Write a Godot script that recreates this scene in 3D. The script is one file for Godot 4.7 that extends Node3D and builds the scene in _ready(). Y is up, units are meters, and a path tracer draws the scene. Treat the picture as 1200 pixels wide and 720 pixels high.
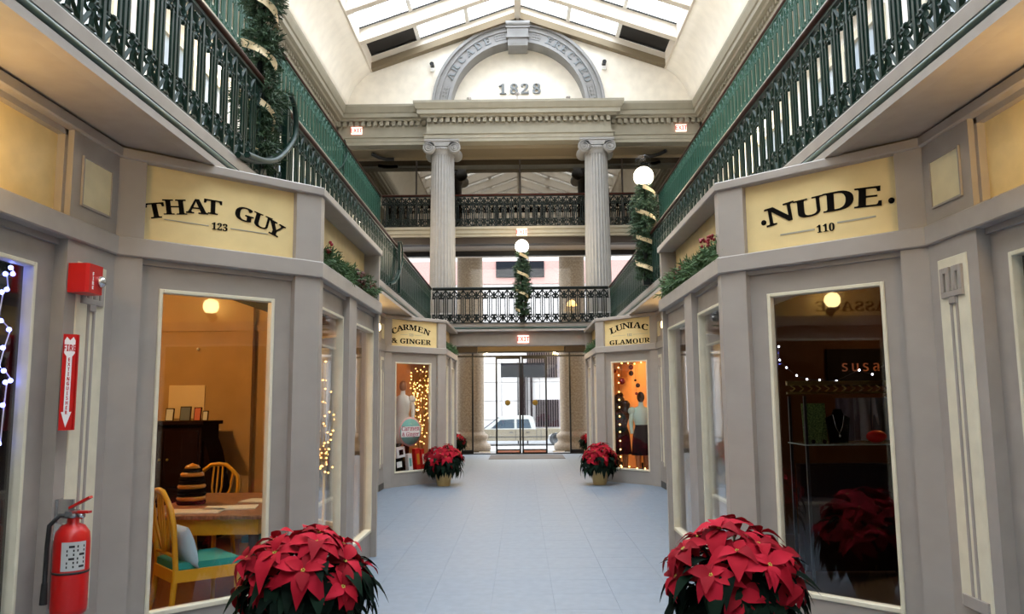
extends Node3D
# Arcade hall: the hall axis runs along -Z, floor at y = 0, hall centre at x = 0.
const AX := 2.547   # shop wall of the recesses
const CX := 1.501   # front of the projecting bays
const GX := 2.119   # edge of the lower gallery
const UX := 3.6     # edge of the upper gallery
const LB0 := 2.542
const LB1 := 2.668
const UB0 := 3.183
const UB1 := 3.25
const ROW := 1.0
var M := {}
var O := {}
var used := {}
var rng := RandomNumberGenerator.new()
var serif := SystemFont.new()
var sans := SystemFont.new()
var sansr := SystemFont.new()

# ---------- helpers ----------
func S() -> SurfaceTool:
	var s := SurfaceTool.new()
	s.begin(Mesh.PRIMITIVE_TRIANGLES)
	return s

func quad(s: SurfaceTool, a: Vector3, b: Vector3, c: Vector3, d: Vector3, g := -1) -> void:
	s.set_smooth_group(g)
	for v in [a, b, c, a, c, d]:
		s.add_vertex(v)

func tri(s: SurfaceTool, a: Vector3, b: Vector3, c: Vector3, g := -1) -> void:
	s.set_smooth_group(g)
	for v in [a, b, c]:
		s.add_vertex(v)

func hexa(s: SurfaceTool, p: Array) -> void:  # 8 corners: back 0-3, front 4-7, each lb rb rt lt
	quad(s, p[7], p[6], p[5], p[4])
	quad(s, p[2], p[3], p[0], p[1])
	quad(s, p[3], p[2], p[6], p[7])
	quad(s, p[4], p[5], p[1], p[0])
	quad(s, p[3], p[7], p[4], p[0])
	quad(s, p[6], p[2], p[1], p[5])

func xbox(s: SurfaceTool, f: Transform3D, lo: Vector3, hi: Vector3, ch := 0.0) -> void:  # box in a frame; ch chamfers the front (+z) edges
	if ch <= 0.0:
		var p := []
		for z in [lo.z, hi.z]:
			for q in [[lo.x, lo.y], [hi.x, lo.y], [hi.x, hi.y], [lo.x, hi.y]]:
				p.append(f * Vector3(q[0], q[1], z))
		hexa(s, p)
		return
	var r := []
	for k in 3:
		var z: float = [lo.z, hi.z - ch, hi.z][k]
		var e: float = [0.0, 0.0, ch][k]
		for q in [[lo.x + e, lo.y + e], [hi.x - e, lo.y + e], [hi.x - e, hi.y - e], [lo.x + e, hi.y - e]]:
			r.append(f * Vector3(q[0], q[1], z))
	quad(s, r[11], r[10], r[9], r[8])
	quad(s, r[2], r[3], r[0], r[1])
	for k in 2:
		for i in 4:
			var j := (i + 1) % 4
			quad(s, r[k * 4 + 4 + i], r[k * 4 + 4 + j], r[k * 4 + j], r[k * 4 + i])

func bb(s: SurfaceTool, x0: float, x1: float, y0: float, y1: float, z0: float, z1: float, ch := 0.0) -> void:
	xbox(s, Transform3D(), Vector3(minf(x0, x1), minf(y0, y1), minf(z0, z1)), Vector3(maxf(x0, x1), maxf(y0, y1), maxf(z0, z1)), ch)

func bar(s: SurfaceTool, a: Vector3, b: Vector3, w: float, t: float, side := Vector3.ZERO) -> void:  # straight bar with a w x t section
	var y := (b - a).normalized()
	var x := side if side != Vector3.ZERO else (Vector3.UP.cross(y) if absf(y.y) < 0.95 else Vector3.RIGHT)
	x = (x - y * x.dot(y)).normalized()
	var f := Transform3D(Basis(x, y, x.cross(y)), a)
	xbox(s, f, Vector3(-w / 2, 0, -t / 2), Vector3(w / 2, a.distance_to(b), t / 2))

func tube(s: SurfaceTool, pts: Array, r, k := 8, caps := true, flat := 1.0) -> void:
	var n := pts.size()
	var rings := []
	var up := Vector3.UP
	for i in n:
		var t: Vector3 = (pts[mini(i + 1, n - 1)] - pts[maxi(i - 1, 0)]).normalized()
		if i == 0 and absf(t.dot(up)) > 0.9:
			up = Vector3.RIGHT
		var x := up.cross(t)
		if x.length() < 0.05:
			x = Vector3.FORWARD.cross(t)
		x = x.normalized()
		var y := t.cross(x)
		up = y
		var rr: float = r[i] if r is Array else r
		var ring := []
		for j in k:
			var a := TAU * j / k
			ring.append(pts[i] + x * cos(a) * rr + y * sin(a) * rr * flat)
		rings.append(ring)
	for i in n - 1:
		for j in k:
			var j2 := (j + 1) % k
			quad(s, rings[i][j], rings[i][j2], rings[i + 1][j2], rings[i + 1][j], 1 if k > 4 else -1)
	if caps:
		for j in range(1, k - 1):
			tri(s, rings[0][0], rings[0][j + 1], rings[0][j])
			tri(s, rings[n - 1][0], rings[n - 1][j], rings[n - 1][j + 1])

func lathe(s: SurfaceTool, prof: Array, k := 24, f := Transform3D(), g := 1) -> void:  # prof: [radius, y] from the bottom up
	for i in prof.size() - 1:
		for j in k:
			var a0 := TAU * j / k
			var a1 := TAU * (j + 1) / k
			var p := []
			for q in [[prof[i + 1], a0], [prof[i + 1], a1], [prof[i], a1], [prof[i], a0]]:
				p.append(f * Vector3(q[0][0] * cos(q[1]), q[0][1], q[0][0] * sin(q[1])))
			if prof[i + 1][0] > 0.0001:
				tri(s, p[0], p[1], p[2] if prof[i][0] > 0.0001 else p[3], g)
			if prof[i][0] > 0.0001:
				tri(s, p[0], p[2], p[3], g)

func ball(s: SurfaceTool, c: Vector3, r: float, k := 16, sc := Vector3.ONE) -> void:
	var prof := []
	for i in k / 2 + 1:
		var a := PI * i / (k / 2)
		prof.append([maxf(0.0, sin(a)) * r, -cos(a) * r])
	lathe(s, prof, k, Transform3D(Basis.from_scale(sc), c))

func extr(s: SurfaceTool, poly: Array, f: Transform3D, z0: float, z1: float, g := -1) -> void:  # polygon in the frame's xy, extruded along its z
	var pv := PackedVector2Array(poly)
	if Geometry2D.is_polygon_clockwise(pv):
		pv.reverse()
	var t := Geometry2D.triangulate_polygon(pv)
	for i in range(0, t.size(), 3):
		var a := pv[t[i]]
		var b := pv[t[i + 1]]
		var c := pv[t[i + 2]]
		if (b - a).cross(c - a) > 0:
			var q := b
			b = c
			c = q
		tri(s, f * Vector3(a.x, a.y, z1), f * Vector3(b.x, b.y, z1), f * Vector3(c.x, c.y, z1))
		tri(s, f * Vector3(a.x, a.y, z0), f * Vector3(c.x, c.y, z0), f * Vector3(b.x, b.y, z0))
	for i in pv.size():
		var a := pv[i]
		var b := pv[(i + 1) % pv.size()]
		quad(s, f * Vector3(a.x, a.y, z1), f * Vector3(b.x, b.y, z1), f * Vector3(b.x, b.y, z0), f * Vector3(a.x, a.y, z0), g)

func sweep(s: SurfaceTool, prof: Array, path: Array, g := -1) -> void:  # prof: closed Vector2(n, y); path: plan points Vector2(x, z), seen from the hall left to right
	var m := path.size()
	var rows := []
	for i in m:
		var d0: Vector2 = (path[i] - path[maxi(i - 1, 0)]).normalized()
		var d1: Vector2 = (path[mini(i + 1, m - 1)] - path[i]).normalized()
		if i == 0:
			d0 = d1
		if i == m - 1:
			d1 = d0
		var n0 := Vector2(-d0.y, d0.x)
		var n1 := Vector2(-d1.y, d1.x)
		var mit := (n0 + n1).normalized()
		mit /= maxf(0.3, mit.dot(n0))
		var row := []
		for p in prof:
			var q: Vector2 = path[i] + mit * p.x
			row.append(Vector3(q.x, p.y, q.y))
		rows.append(row)
	var k := prof.size()
	for i in m - 1:
		for j in k:
			var j2 := (j + 1) % k
			quad(s, rows[i][j], rows[i + 1][j], rows[i + 1][j2], rows[i][j2], g)
	var t := Geometry2D.triangulate_polygon(PackedVector2Array(prof))
	for i in range(0, t.size(), 3):
		tri(s, rows[0][t[i]], rows[0][t[i + 1]], rows[0][t[i + 2]])
		tri(s, rows[m - 1][t[i]], rows[m - 1][t[i + 2]], rows[m - 1][t[i + 1]])

func strip(s: SurfaceTool, path: Array, n0: float, n1: float, y0: float, y1: float, ch := 0.004) -> void:
	sweep(s, [Vector2(n0, y1), Vector2(n1 - ch, y1), Vector2(n1, y1 - ch), Vector2(n1, y0 + ch), Vector2(n1 - ch, y0), Vector2(n0, y0)], path)

func plan(side: int, pts: Array) -> Array:  # plan points given as [|x|, distance]; mirrored for the right side, always left to right
	var r := []
	for p in pts:
		r.append(Vector2(p[0] * side, -p[1]))
	if side > 0:
		r.reverse()
	return r

func face(side: int, p: Array, q: Array) -> Transform3D:  # frame of a wall face: x along it as seen, z out of it
	var a := plan(side, [p, q])
	var d: Vector2 = (a[1] - a[0]).normalized()
	return Transform3D(Basis(Vector3(d.x, 0, d.y), Vector3.UP, Vector3(-d.y, 0, d.x)), Vector3(a[0].x, 0, a[0].y))

func numbered(nm: String) -> String:
	used[nm] = used.get(nm, -1) + 1
	return nm if used[nm] == 0 else "%s_%03d" % [nm, used[nm]]

func tag(o: Node, label := "", category := "", group := "", kind := "") -> void:
	for kv in [["label", label], ["category", category], ["group", group], ["kind", kind]]:
		if kv[1]:
			o.set_meta(kv[0], kv[1])

func thing(nm: String, label: String, category: String, at := Vector3.ZERO, group := "", kind := "") -> Node3D:
	var o := Node3D.new()
	o.name = numbered(nm)
	add_child(o)
	o.position = at
	O[o] = at
	tag(o, label, category, group, kind)
	return o

func inst(nm: String, mesh: Mesh, m: Material, par: Node, t: Transform3D) -> MeshInstance3D:
	var o := MeshInstance3D.new()
	o.name = nm if par else numbered(nm)
	o.mesh = mesh
	o.material_override = m
	(par if par else self).add_child(o, true)
	o.transform = t
	return o

func mesh_of(s: SurfaceTool) -> ArrayMesh:
	s.generate_normals()
	s.index()
	return s.commit()

func obj(nm: String, s: SurfaceTool, m: Material, par: Node = null, label := "") -> MeshInstance3D:  # world coordinates in; the node's origin goes to its base
	s.generate_normals()
	s.index()
	var a := s.commit_to_arrays()
	var v: PackedVector3Array = a[Mesh.ARRAY_VERTEX]
	var lo := v[0]
	var hi := v[0]
	for p in v:
		lo = lo.min(p)
		hi = hi.max(p)
	var c := Vector3((lo.x + hi.x) / 2, lo.y, (lo.z + hi.z) / 2)
	for i in v.size():
		v[i] -= c
	a[Mesh.ARRAY_VERTEX] = v
	var am := ArrayMesh.new()
	am.add_surface_from_arrays(Mesh.PRIMITIVE_TRIANGLES, a)
	var o := inst(nm, am, m, par, Transform3D(Basis(), c - (O[par] if par else Vector3.ZERO)))
	O[o] = c
	if label:
		o.set_meta("label", label)
	return o

func letters(par: Node, txt: String, at: Transform3D, height: float, m: Material, nm := "letter", wide := 1.0, depth := 0.006, font: Font = null) -> MeshInstance3D:  # one line of lettering; at: its centre at the baseline
	var t := TextMesh.new()
	t.text = txt
	t.font = font if font else serif
	t.font_size = 64
	t.pixel_size = height / 64.0 / 0.714
	t.depth = depth
	t.curve_step = 2.0
	t.vertical_alignment = VERTICAL_ALIGNMENT_BOTTOM
	t.horizontal_alignment = HORIZONTAL_ALIGNMENT_CENTER
	var box := t.get_aabb()
	var o := inst(nm, t, m, par, Transform3D(at.basis.scaled_local(Vector3(wide, 1, 1)), at.origin - (O[par] if par else Vector3.ZERO)))
	o.transform = o.transform.translated_local(Vector3(-box.get_center().x, -base_of(t), depth / 2))
	return o

var bases := {}
func base_of(t: TextMesh) -> float:  # bottom of a flat capital in this font and size, so that lines sit on their baseline
	var key := [t.font, t.font_size, t.pixel_size]
	if not bases.has(key):
		var q: TextMesh = t.duplicate()
		q.text = "H"
		bases[key] = q.get_aabb().position.y
	return bases[key]

func omni(nm: String, at: Vector3, energy: float, col: Color, size := 0.05, par: Node = null) -> void:
	var l := OmniLight3D.new()
	l.name = nm if par else numbered(nm)
	l.light_color = col
	l.light_energy = energy
	l.omni_range = 30.0
	l.omni_attenuation = 2.0
	l.light_size = size
	l.shadow_enabled = true
	(par if par else self).add_child(l, true)
	l.position = at - (O[par] if par else Vector3.ZERO)

func mat(nm: String, col: Color, rough := 0.6, metal := 0.0) -> StandardMaterial3D:
	var m := StandardMaterial3D.new()
	m.resource_name = nm
	m.albedo_color = col
	m.roughness = rough
	m.metallic = metal
	m.cull_mode = BaseMaterial3D.CULL_DISABLED
	M[nm] = m
	return m

func noise_tex(freq: float, lo: Color, hi: Color, oct := 4, sd := 1, size := 256) -> ImageTexture:
	var n := FastNoiseLite.new()
	n.seed = sd
	n.frequency = freq
	n.fractal_octaves = oct
	var im := n.get_seamless_image(size, size)
	var r := Image.create(size, size, false, Image.FORMAT_RGB8)
	for y in size:
		for x in size:
			r.set_pixel(x, y, lo.lerp(hi, im.get_pixel(x, y).r))
	return ImageTexture.create_from_image(r)

func tint(m: StandardMaterial3D, tex: Texture2D, sc: Vector3) -> StandardMaterial3D:
	m.albedo_texture = tex
	m.uv1_triplanar = true
	m.uv1_world_triplanar = true
	m.uv1_scale = sc
	return m

func glow(nm: String, col: Color, energy: float) -> StandardMaterial3D:
	var m := mat(nm, Color(0.9, 0.88, 0.82), 0.4)
	m.emission_enabled = true
	m.emission = col
	m.emission_energy_multiplier = energy
	return m

func make_materials() -> void:
	serif.font_names = PackedStringArray(["Droid Serif"])
	serif.font_weight = 700
	sans.font_names = PackedStringArray(["Droid Sans"])
	sans.font_weight = 700
	sansr.font_names = PackedStringArray(["Droid Sans"])
	var soft := noise_tex(0.02, Color(0.93, 0.93, 0.93), Color(1, 1, 1), 4, 3)
	var rough := noise_tex(0.05, Color(0.8, 0.8, 0.8), Color(1, 1, 1), 4, 5)
	var grain := noise_tex(0.03, Color(0.62, 0.6, 0.58), Color(1, 1, 1), 5, 8)
	tint(mat("grey_paint", Color("a19992"), 0.5), soft, Vector3.ONE * 0.7)
	tint(mat("grey_panel", Color("9d958e"), 0.5), soft, Vector3.ONE * 0.9)
	tint(mat("cream", Color("dfd3ac"), 0.5), soft, Vector3.ONE * 0.8)
	tint(mat("cream_trim", Color("ddd6bf"), 0.45), soft, Vector3.ONE)
	tint(mat("sign_cream", Color("e3cb93"), 0.5), soft, Vector3.ONE)
	tint(mat("plaster", Color("f6eee0"), 0.8), soft, Vector3.ONE * 0.5)
	tint(mat("white_paint", Color("f0eeea"), 0.6), soft, Vector3.ONE * 0.6)
	tint(mat("cornice_paint", Color("8e8776"), 0.6), soft, Vector3.ONE * 0.6)
	tint(mat("arch_paint", Color("8b8988"), 0.6), soft, Vector3.ONE * 0.6)
	mat("arch_letter", Color("75797c"), 0.6)
	tint(mat("column_paint", Color("868380"), 0.6), soft, Vector3.ONE * 0.8)
	tint(mat("floor_tile", Color("77828f"), 0.55), soft, Vector3.ONE * 1.3)
	mat("floor_joint", Color("6f7a86"), 0.8)
	mat("iron", Color("122a22"), 0.38).metallic_specular = 0.3
	mat("iron_dark", Color("141a18"), 0.45).metallic_specular = 0.3
	mat("green_tube", Color("3c5147"), 0.35)
	tint(mat("rail_wood", Color("43221a"), 0.45), grain, Vector3(1, 6, 1)).metallic_specular = 0.2
	mat("black_paint", Color("141210"), 0.5)
	mat("black_metal", Color("17171a"), 0.4, 0.3)
	mat("line_grey", Color("9b998c"), 0.6)
	tint(mat("tan_wall", Color("ae8a5a"), 0.8), soft, Vector3.ONE * 0.5)
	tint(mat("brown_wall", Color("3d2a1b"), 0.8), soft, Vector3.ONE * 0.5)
	tint(mat("orange_wall", Color("cfa070"), 0.8), soft, Vector3.ONE * 0.5)
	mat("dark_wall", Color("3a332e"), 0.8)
	tint(mat("wood_floor", Color("7a4a2c"), 0.3), grain, Vector3(2, 2, 8))
	tint(mat("stone", Color("aa9c8a"), 0.85), noise_tex(0.08, Color(0.75, 0.72, 0.68), Color(1, 1, 1), 5, 12), Vector3.ONE * 0.6)
	tint(mat("pavement", Color("9a9792"), 0.9), rough, Vector3.ONE * 0.5)
	tint(mat("asphalt", Color("7b7a79"), 0.9), rough, Vector3.ONE * 0.5)
	var g := mat("glass", Color(0.02, 0.02, 0.02, 0.02), 0.02)
	g.transparency = BaseMaterial3D.TRANSPARENCY_ALPHA
	g.metallic_specular = 0.5
	mat("screen_glass", Color(0.42, 0.40, 0.37), 0.03, 1.0)
	mat("rafter_paint", Color("d8cec0"), 0.6)
	var g2 := mat("skylight_glass", Color(0.02, 0.02, 0.02, 0.02), 0.02)
	g2.transparency = BaseMaterial3D.TRANSPARENCY_ALPHA
	mat("red_paint", Color("c01512"), 0.35)
	mat("chrome", Color("c8c8c8"), 0.25, 0.9)
	mat("white_plastic", Color("eeeeee"), 0.4)
	mat("rubber", Color("1c1c1c"), 0.6)
	glow("globe", Color(1.0, 0.86, 0.58), 9.0)
	glow("globe_white", Color(1.0, 0.95, 0.85), 2.5)
	glow("bulb", Color(1.0, 0.97, 0.92), 9.0)
	glow("exit_glow", Color(1.0, 0.72, 0.66), 1.1)
	mat("exit_red", Color("d8413a"), 0.5)
	mat("vent_grey", Color("55534f"), 0.6)
	mat("dark_beam", Color("2c221d"), 0.6)
	mat("iron_green", Color("284a3e"), 0.42).metallic_specular = 0.3
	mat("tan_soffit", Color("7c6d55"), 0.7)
	mat("sticker_red", Color("d9a09a"), 0.6)
	mat("brass", Color("9b8648"), 0.35, 0.7)
	mat("mat_grey", Color("6a6664"), 0.95)
	mat("pale_wall", Color("96928f"), 0.8)
	tint(mat("pink_brick", Color("a07a72"), 0.9), rough, Vector3.ONE)
	mat("louvre_light", Color("6e6462"), 0.8)
	mat("louvre_dark", Color("1a1316"), 0.7)
	mat("blue_dark", Color("15171b"), 0.9)
	mat("truck_tan", Color("5f5645"), 0.5)
	mat("truck_white", Color("8d8d88"), 0.35)
	mat("car_glass", Color("26333d"), 0.3)
	var ug := mat("upper_glass", Color("aebccb"), 0.12)
	ug.metallic_specular = 0.8
	mat("foil", Color("c9aa70"), 0.35, 0.25)
	mat("soil", Color("2b2019"), 0.95)
	mat("stem_green", Color("3d4a2a"), 0.7)
	for q in [["red_bract", "920e20"], ["red_bract_deep", "780a18"], ["red_bract_pale", "a3182b"]]:
		var r := mat(q[0], Color(q[1]), 0.75)
		r.metallic_specular = 0.25
		r.backlight_enabled = true
		r.backlight = Color(0.25, 0.02, 0.03)
	mat("cyathia", Color("a8a040"), 0.6)
	mat("leaf_dark", Color("16241b"), 0.75)
	mat("leaf_deep", Color("0f1813"), 0.75)
	mat("needle", Color("2a4327"), 0.7)
	mat("needle_light", Color("476339"), 0.7)
	var rb := mat("ribbon", Color("d6bf95"), 0.35, 0.1)
	rb.backlight_enabled = true
	rb.backlight = Color(0.3, 0.24, 0.15)
	mat("berry_red", Color("8e1420"), 0.3)
	mat("berry_brown", Color("5b2b25"), 0.6)
	mat("label_grey", Color("b9bab8"), 0.5)
	mat("teal", Color("1f8a83"), 0.7)
	tint(mat("chair_yellow", Color("d29a1e"), 0.4), soft, Vector3.ONE * 2.0)
	tint(mat("table_top", Color("a87a5a"), 0.4), grain, Vector3(6, 1, 1))
	mat("leg_dark", Color("3a2416"), 0.5)
	mat("paper", Color("d8d2bc"), 0.5)
	mat("paper_tan", Color("d9c19a"), 0.8)
	mat("pale_blue", Color("a9c3d0"), 0.8)
	mat("jar_black", Color("1c1210"), 0.25)
	mat("jar_yellow", Color("c98a2a"), 0.35)
	mat("cabinet_dark", Color("1c0d0b"), 0.4)
	mat("frame_blue", Color("4a5563"), 0.5)
	mat("card_orange", Color("b9583c"), 0.6)
	mat("copper", Color("c98a6a"), 0.5)
	mat("shelf_glass", Color("8b9a96"), 0.15)
	tint(mat("green_pattern", Color("7d8f62"), 0.7), noise_tex(0.06, Color(0.3, 0.45, 0.25), Color(1, 1, 0.9), 2, 21), Vector3.ONE * 3.0)
	mat("cloth_mauve", Color("6f6473"), 0.9)
	mat("cloth_grey", Color("9a9ca3"), 0.9)
	mat("cloth_blue", Color("5f6b7c"), 0.9)
	mat("cloth_white", Color("d8d2c6"), 0.9)
	mat("black_cloth", Color("16131a"), 0.85)
	mat("mint_cloth", Color("a8c8c4"), 0.85)
	mat("skin_tan", Color("a06a48"), 0.6)
	mat("black_satin", Color("131018"), 0.2)
	mat("bauble_red", Color("7a1a24"), 0.25)
	mat("bauble_dark", Color("33131a"), 0.25)
	mat("sign_teal", Color("6fb0a6"), 0.5)
	mat("script_pink", Color("a83a58"), 0.5)
	glow("fairy_white", Color(0.9, 0.92, 1.0), 6.0)
	glow("fairy_warm", Color(1.0, 0.74, 0.38), 3.2)
	glow("fairy_blue", Color(0.45, 0.5, 1.0), 7.0)
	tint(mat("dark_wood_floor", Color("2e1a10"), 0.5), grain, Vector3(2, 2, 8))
	var cg := mat("cap_glass", Color(0.02, 0.02, 0.02, 0.02), 0.02)
	cg.transparency = BaseMaterial3D.TRANSPARENCY_ALPHA
	cg.metallic_specular = 0.2
	for k in ["cabinet_dark", "black_cloth", "brown_wall", "blue_dark", "jar_black", "dark_wall", "leg_dark", "black_paint", "louvre_dark", "leaf_dark", "leaf_deep"]:
		M[k].metallic_specular = 0.12
		M[k].roughness = 0.85
	glow("yellow_glow", Color(1.0, 0.75, 0.3), 0.9)

func _ready() -> void:
	rng.seed = 7
	var cam := Camera3D.new()
	cam.name = "camera"
	cam.fov = rad_to_deg(2.0 * atan(360.0 / 914.94))
	cam.near = 0.05
	cam.far = 300.0
	add_child(cam)
	cam.position = Vector3(0.004, 1.6, 0)
	cam.rotation_degrees = Vector3(6.855, 0.633, -0.493)
	cam.current = true
	var env := Environment.new()
	var sky := Sky.new()
	var sm := ProceduralSkyMaterial.new()
	sm.sky_top_color = Color(0.90, 0.95, 1.0)
	sm.sky_horizon_color = Color(1.0, 1.0, 1.0)
	sm.ground_bottom_color = Color(0.55, 0.55, 0.55)
	sm.ground_horizon_color = Color(0.8, 0.8, 0.8)
	sky.sky_material = sm
	env.background_mode = Environment.BG_SKY
	env.sky = sky
	env.background_energy_multiplier = 4.0
	env.tonemap_mode = Environment.TONE_MAPPER_LINEAR
	env.tonemap_exposure = 2.4
	env.sdfgi_enabled = true
	env.ssao_enabled = true
	env.ssil_enabled = true
	var we := WorldEnvironment.new()
	we.name = "world_environment"
	we.environment = env
	add_child(we)
	make_materials()
	build_shell()
	build_storefronts()
	build_galleries()
	build_end_wall()
	build_roof()
	build_street()
	build_objects()
	var groups := {"storefront": "grey corner storefronts", "shopfront": "recessed glazed shopfronts", "gallery": "gallery floors", "balcony_railing": "cast iron gallery railings", "cornice": "side cornices", "ionic_column": "fluted columns with scroll capitals", "exit_sign": "lit exit signs", "security_camera": "gable cameras", "spotlight": "cornice spotlights", "duct_pipe": "bent black pipes", "air_heater": "dark boxes over the doors", "stone_column": "stone porch columns", "poinsettia": "red poinsettias", "lamp_post": "globe lamp posts on the railings", "garland": "garlands round the lamp posts", "globe_sconce": "globe wall lamps", "ceiling_bulb": "bare bulbs under the upper galleries", "greenery_swag": "evergreen swags on the storefront ledges", "paper": "sheets on the table", "dining_chair": "yellow dining chairs", "picture_frame": "pictures on the cabinet", "ceiling_lamp": "shop ceiling lamps", "scarf": "hanging scarves", "mannequin": "window mannequins", "gift_box": "boxes in the far left window", "bauble": "hanging baubles", "light_string": "fairy light strings", "lit_branch": "lit gold branches", "added_lobby_lamp": "added lobby ceiling lamps"}
	for c in get_children():
		var key := RegEx.create_from_string("_[0-9]{3}$").sub(c.name, "")
		if groups.has(key):
			c.set_meta("group", groups[key])

# ---------- the setting ----------
func wall(nm: String, x0: float, x1: float, y0: float, y1: float, d0: float, d1: float, m: String) -> MeshInstance3D:
	var s := S()
	bb(s, x0, x1, y0, y1, -d0, -d1)
	var o := obj(nm, s, M[m])
	tag(o, "", "", "", "structure")
	return o

func build_shell() -> void:
	var f := wall("floor", -7.2, 7.2, -0.25, -0.003, -9.2, 24.3, "floor_joint")
	f.set_meta("label", "pale blue grey tiled floor of the arcade hall")
	# tiles: half a metre square, one by one where the eye can tell them apart
	var ts := S()
	xbox(ts, Transform3D(Basis(Vector3.RIGHT, Vector3.FORWARD, Vector3.UP), Vector3.ZERO), Vector3(-0.2492, -0.2492, -0.012), Vector3(0.2492, 0.2492, 0.0), 0.001)
	var tile := mesh_of(ts)
	var rest := S()
	for row in 62:
		for col in 11:
			var x := (col - 5) * 0.5
			var d := -7.0 + row * 0.5
			if d > 18.5 and absf(x) > 2.1:
				continue
			if d > 5.0 and d < 24.0 and (absf(x) < 1.9 or d > 13.0 and d < 18.6):
				var o := inst("tile", tile, M.floor_tile, f, Transform3D(Basis(), Vector3(x, 0, -d) - O[f]))
				o.rotation.y = (row * 7 + col * 3) % 4 * PI / 2
			else:
				bb(rest, x - 0.249, x + 0.249, -0.012, 0.0, -d - 0.249, -d + 0.249)
	var ro := obj("tile_field", rest, M.floor_tile, f)
	tag(ro, "", "", "", "stuff")
	for s in [-1, 1]:
		var n: String = "left" if s < 0 else "right"
		wall("wall_" + n, s * 7.0, s * 7.2, -0.2, 3.44, -9.2, 24.3, "dark_wall")
		var up := wall("wall_%s" % n, s * 3.75, s * 3.95, 3.44, 5.85, -9.2, 22.0, "white_paint")
		up.set_meta("label", "upper shop wall behind the lower %s railing" % n)
		var d := -0.4
		while d < 20.0:  # shop windows of the second storey, each with its frame
			var F := face(s, [3.75, d], [3.75, d + 1.9])
			var fr := S()
			for q in [[0.0, 0.08, 3.6, 5.6], [1.82, 1.9, 3.6, 5.6], [0.08, 1.82, 3.6, 3.95], [0.08, 1.82, 5.5, 5.6], [0.92, 0.98, 3.95, 5.5]]:
				xbox(fr, F, Vector3(q[0], q[2], 0.0), Vector3(q[1], q[3], 0.05))
			var fo := obj("window_frame", fr, M.cream_trim, up)
			var pn := S()
			for q in [[0.08, 0.92], [0.98, 1.82]]:
				xbox(pn, F, Vector3(q[0], 3.95, 0.005), Vector3(q[1], 5.5, 0.012))
			obj("pane", pn, M.upper_glass, fo)
			d += 2.66
		wall("wall_" + n, s * 5.6, s * 5.8, 6.1, 8.2, -9.2, 22.0, "plaster").set_meta("label", "topmost gallery wall on the %s" % n)
		# partitions between the shops
		for q in [-1.35, 4.70, 9.55, 14.55, 18.62]:
			wall("wall_" + n, s * (2.62 if q < 18.0 else 1.66), s * 7.0, 0.0, 3.25, q, q + 0.1, "dark_wall")
		wall("wall_" + n, s * 2.3, s * 2.5, 0.0, 3.25, 18.72, 24.0, "grey_paint").set_meta("label", "grey side wall of the entrance lobby on the %s" % n)
	wall("wall_rear", -7.2, 7.2, -0.2, 12.4, -9.2, -9.0, "plaster").set_meta("label", "wall closing the hall behind the viewer")
	# rooms seen through the shop windows
	room(-1, 4.8, 9.55, "tan_wall", "wood_floor")
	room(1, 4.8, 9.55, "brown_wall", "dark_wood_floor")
	room(-1, 14.65, 18.62, "orange_wall", "wood_floor")
	room(1, 14.65, 18.62, "orange_wall", "wood_floor")
	for s in [-1, 1]:
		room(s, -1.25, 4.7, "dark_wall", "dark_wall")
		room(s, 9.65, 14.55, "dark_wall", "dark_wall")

func room(side: int, d0: float, d1: float, wm: String, fm: String) -> void:
	var n: String = "left" if side < 0 else "right"
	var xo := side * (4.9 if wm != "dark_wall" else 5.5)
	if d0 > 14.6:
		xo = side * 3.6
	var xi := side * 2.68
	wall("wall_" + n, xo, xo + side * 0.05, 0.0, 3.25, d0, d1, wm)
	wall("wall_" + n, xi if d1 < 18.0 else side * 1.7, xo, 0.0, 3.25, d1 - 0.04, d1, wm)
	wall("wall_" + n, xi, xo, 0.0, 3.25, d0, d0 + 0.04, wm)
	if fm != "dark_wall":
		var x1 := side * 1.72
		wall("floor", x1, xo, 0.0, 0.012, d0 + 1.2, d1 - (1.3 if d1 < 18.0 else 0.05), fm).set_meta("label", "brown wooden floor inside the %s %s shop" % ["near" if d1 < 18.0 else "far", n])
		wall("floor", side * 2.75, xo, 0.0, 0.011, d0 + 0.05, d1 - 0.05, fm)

# ---------- storefronts ----------
func mid(p: Array, q: Array, u: float) -> Array:  # a plan point u metres along p -> q
	var l := Vector2(q[0] - p[0], q[1] - p[1]).length()
	return [lerpf(p[0], q[0], u / l), lerpf(p[1], q[1], u / l)]

func span(side: int, l: float, u0: float, u1: float) -> Array:  # u measured from the nearer end, whichever side
	return [u0, u1] if side < 0 else [l - u1, l - u0]

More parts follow.
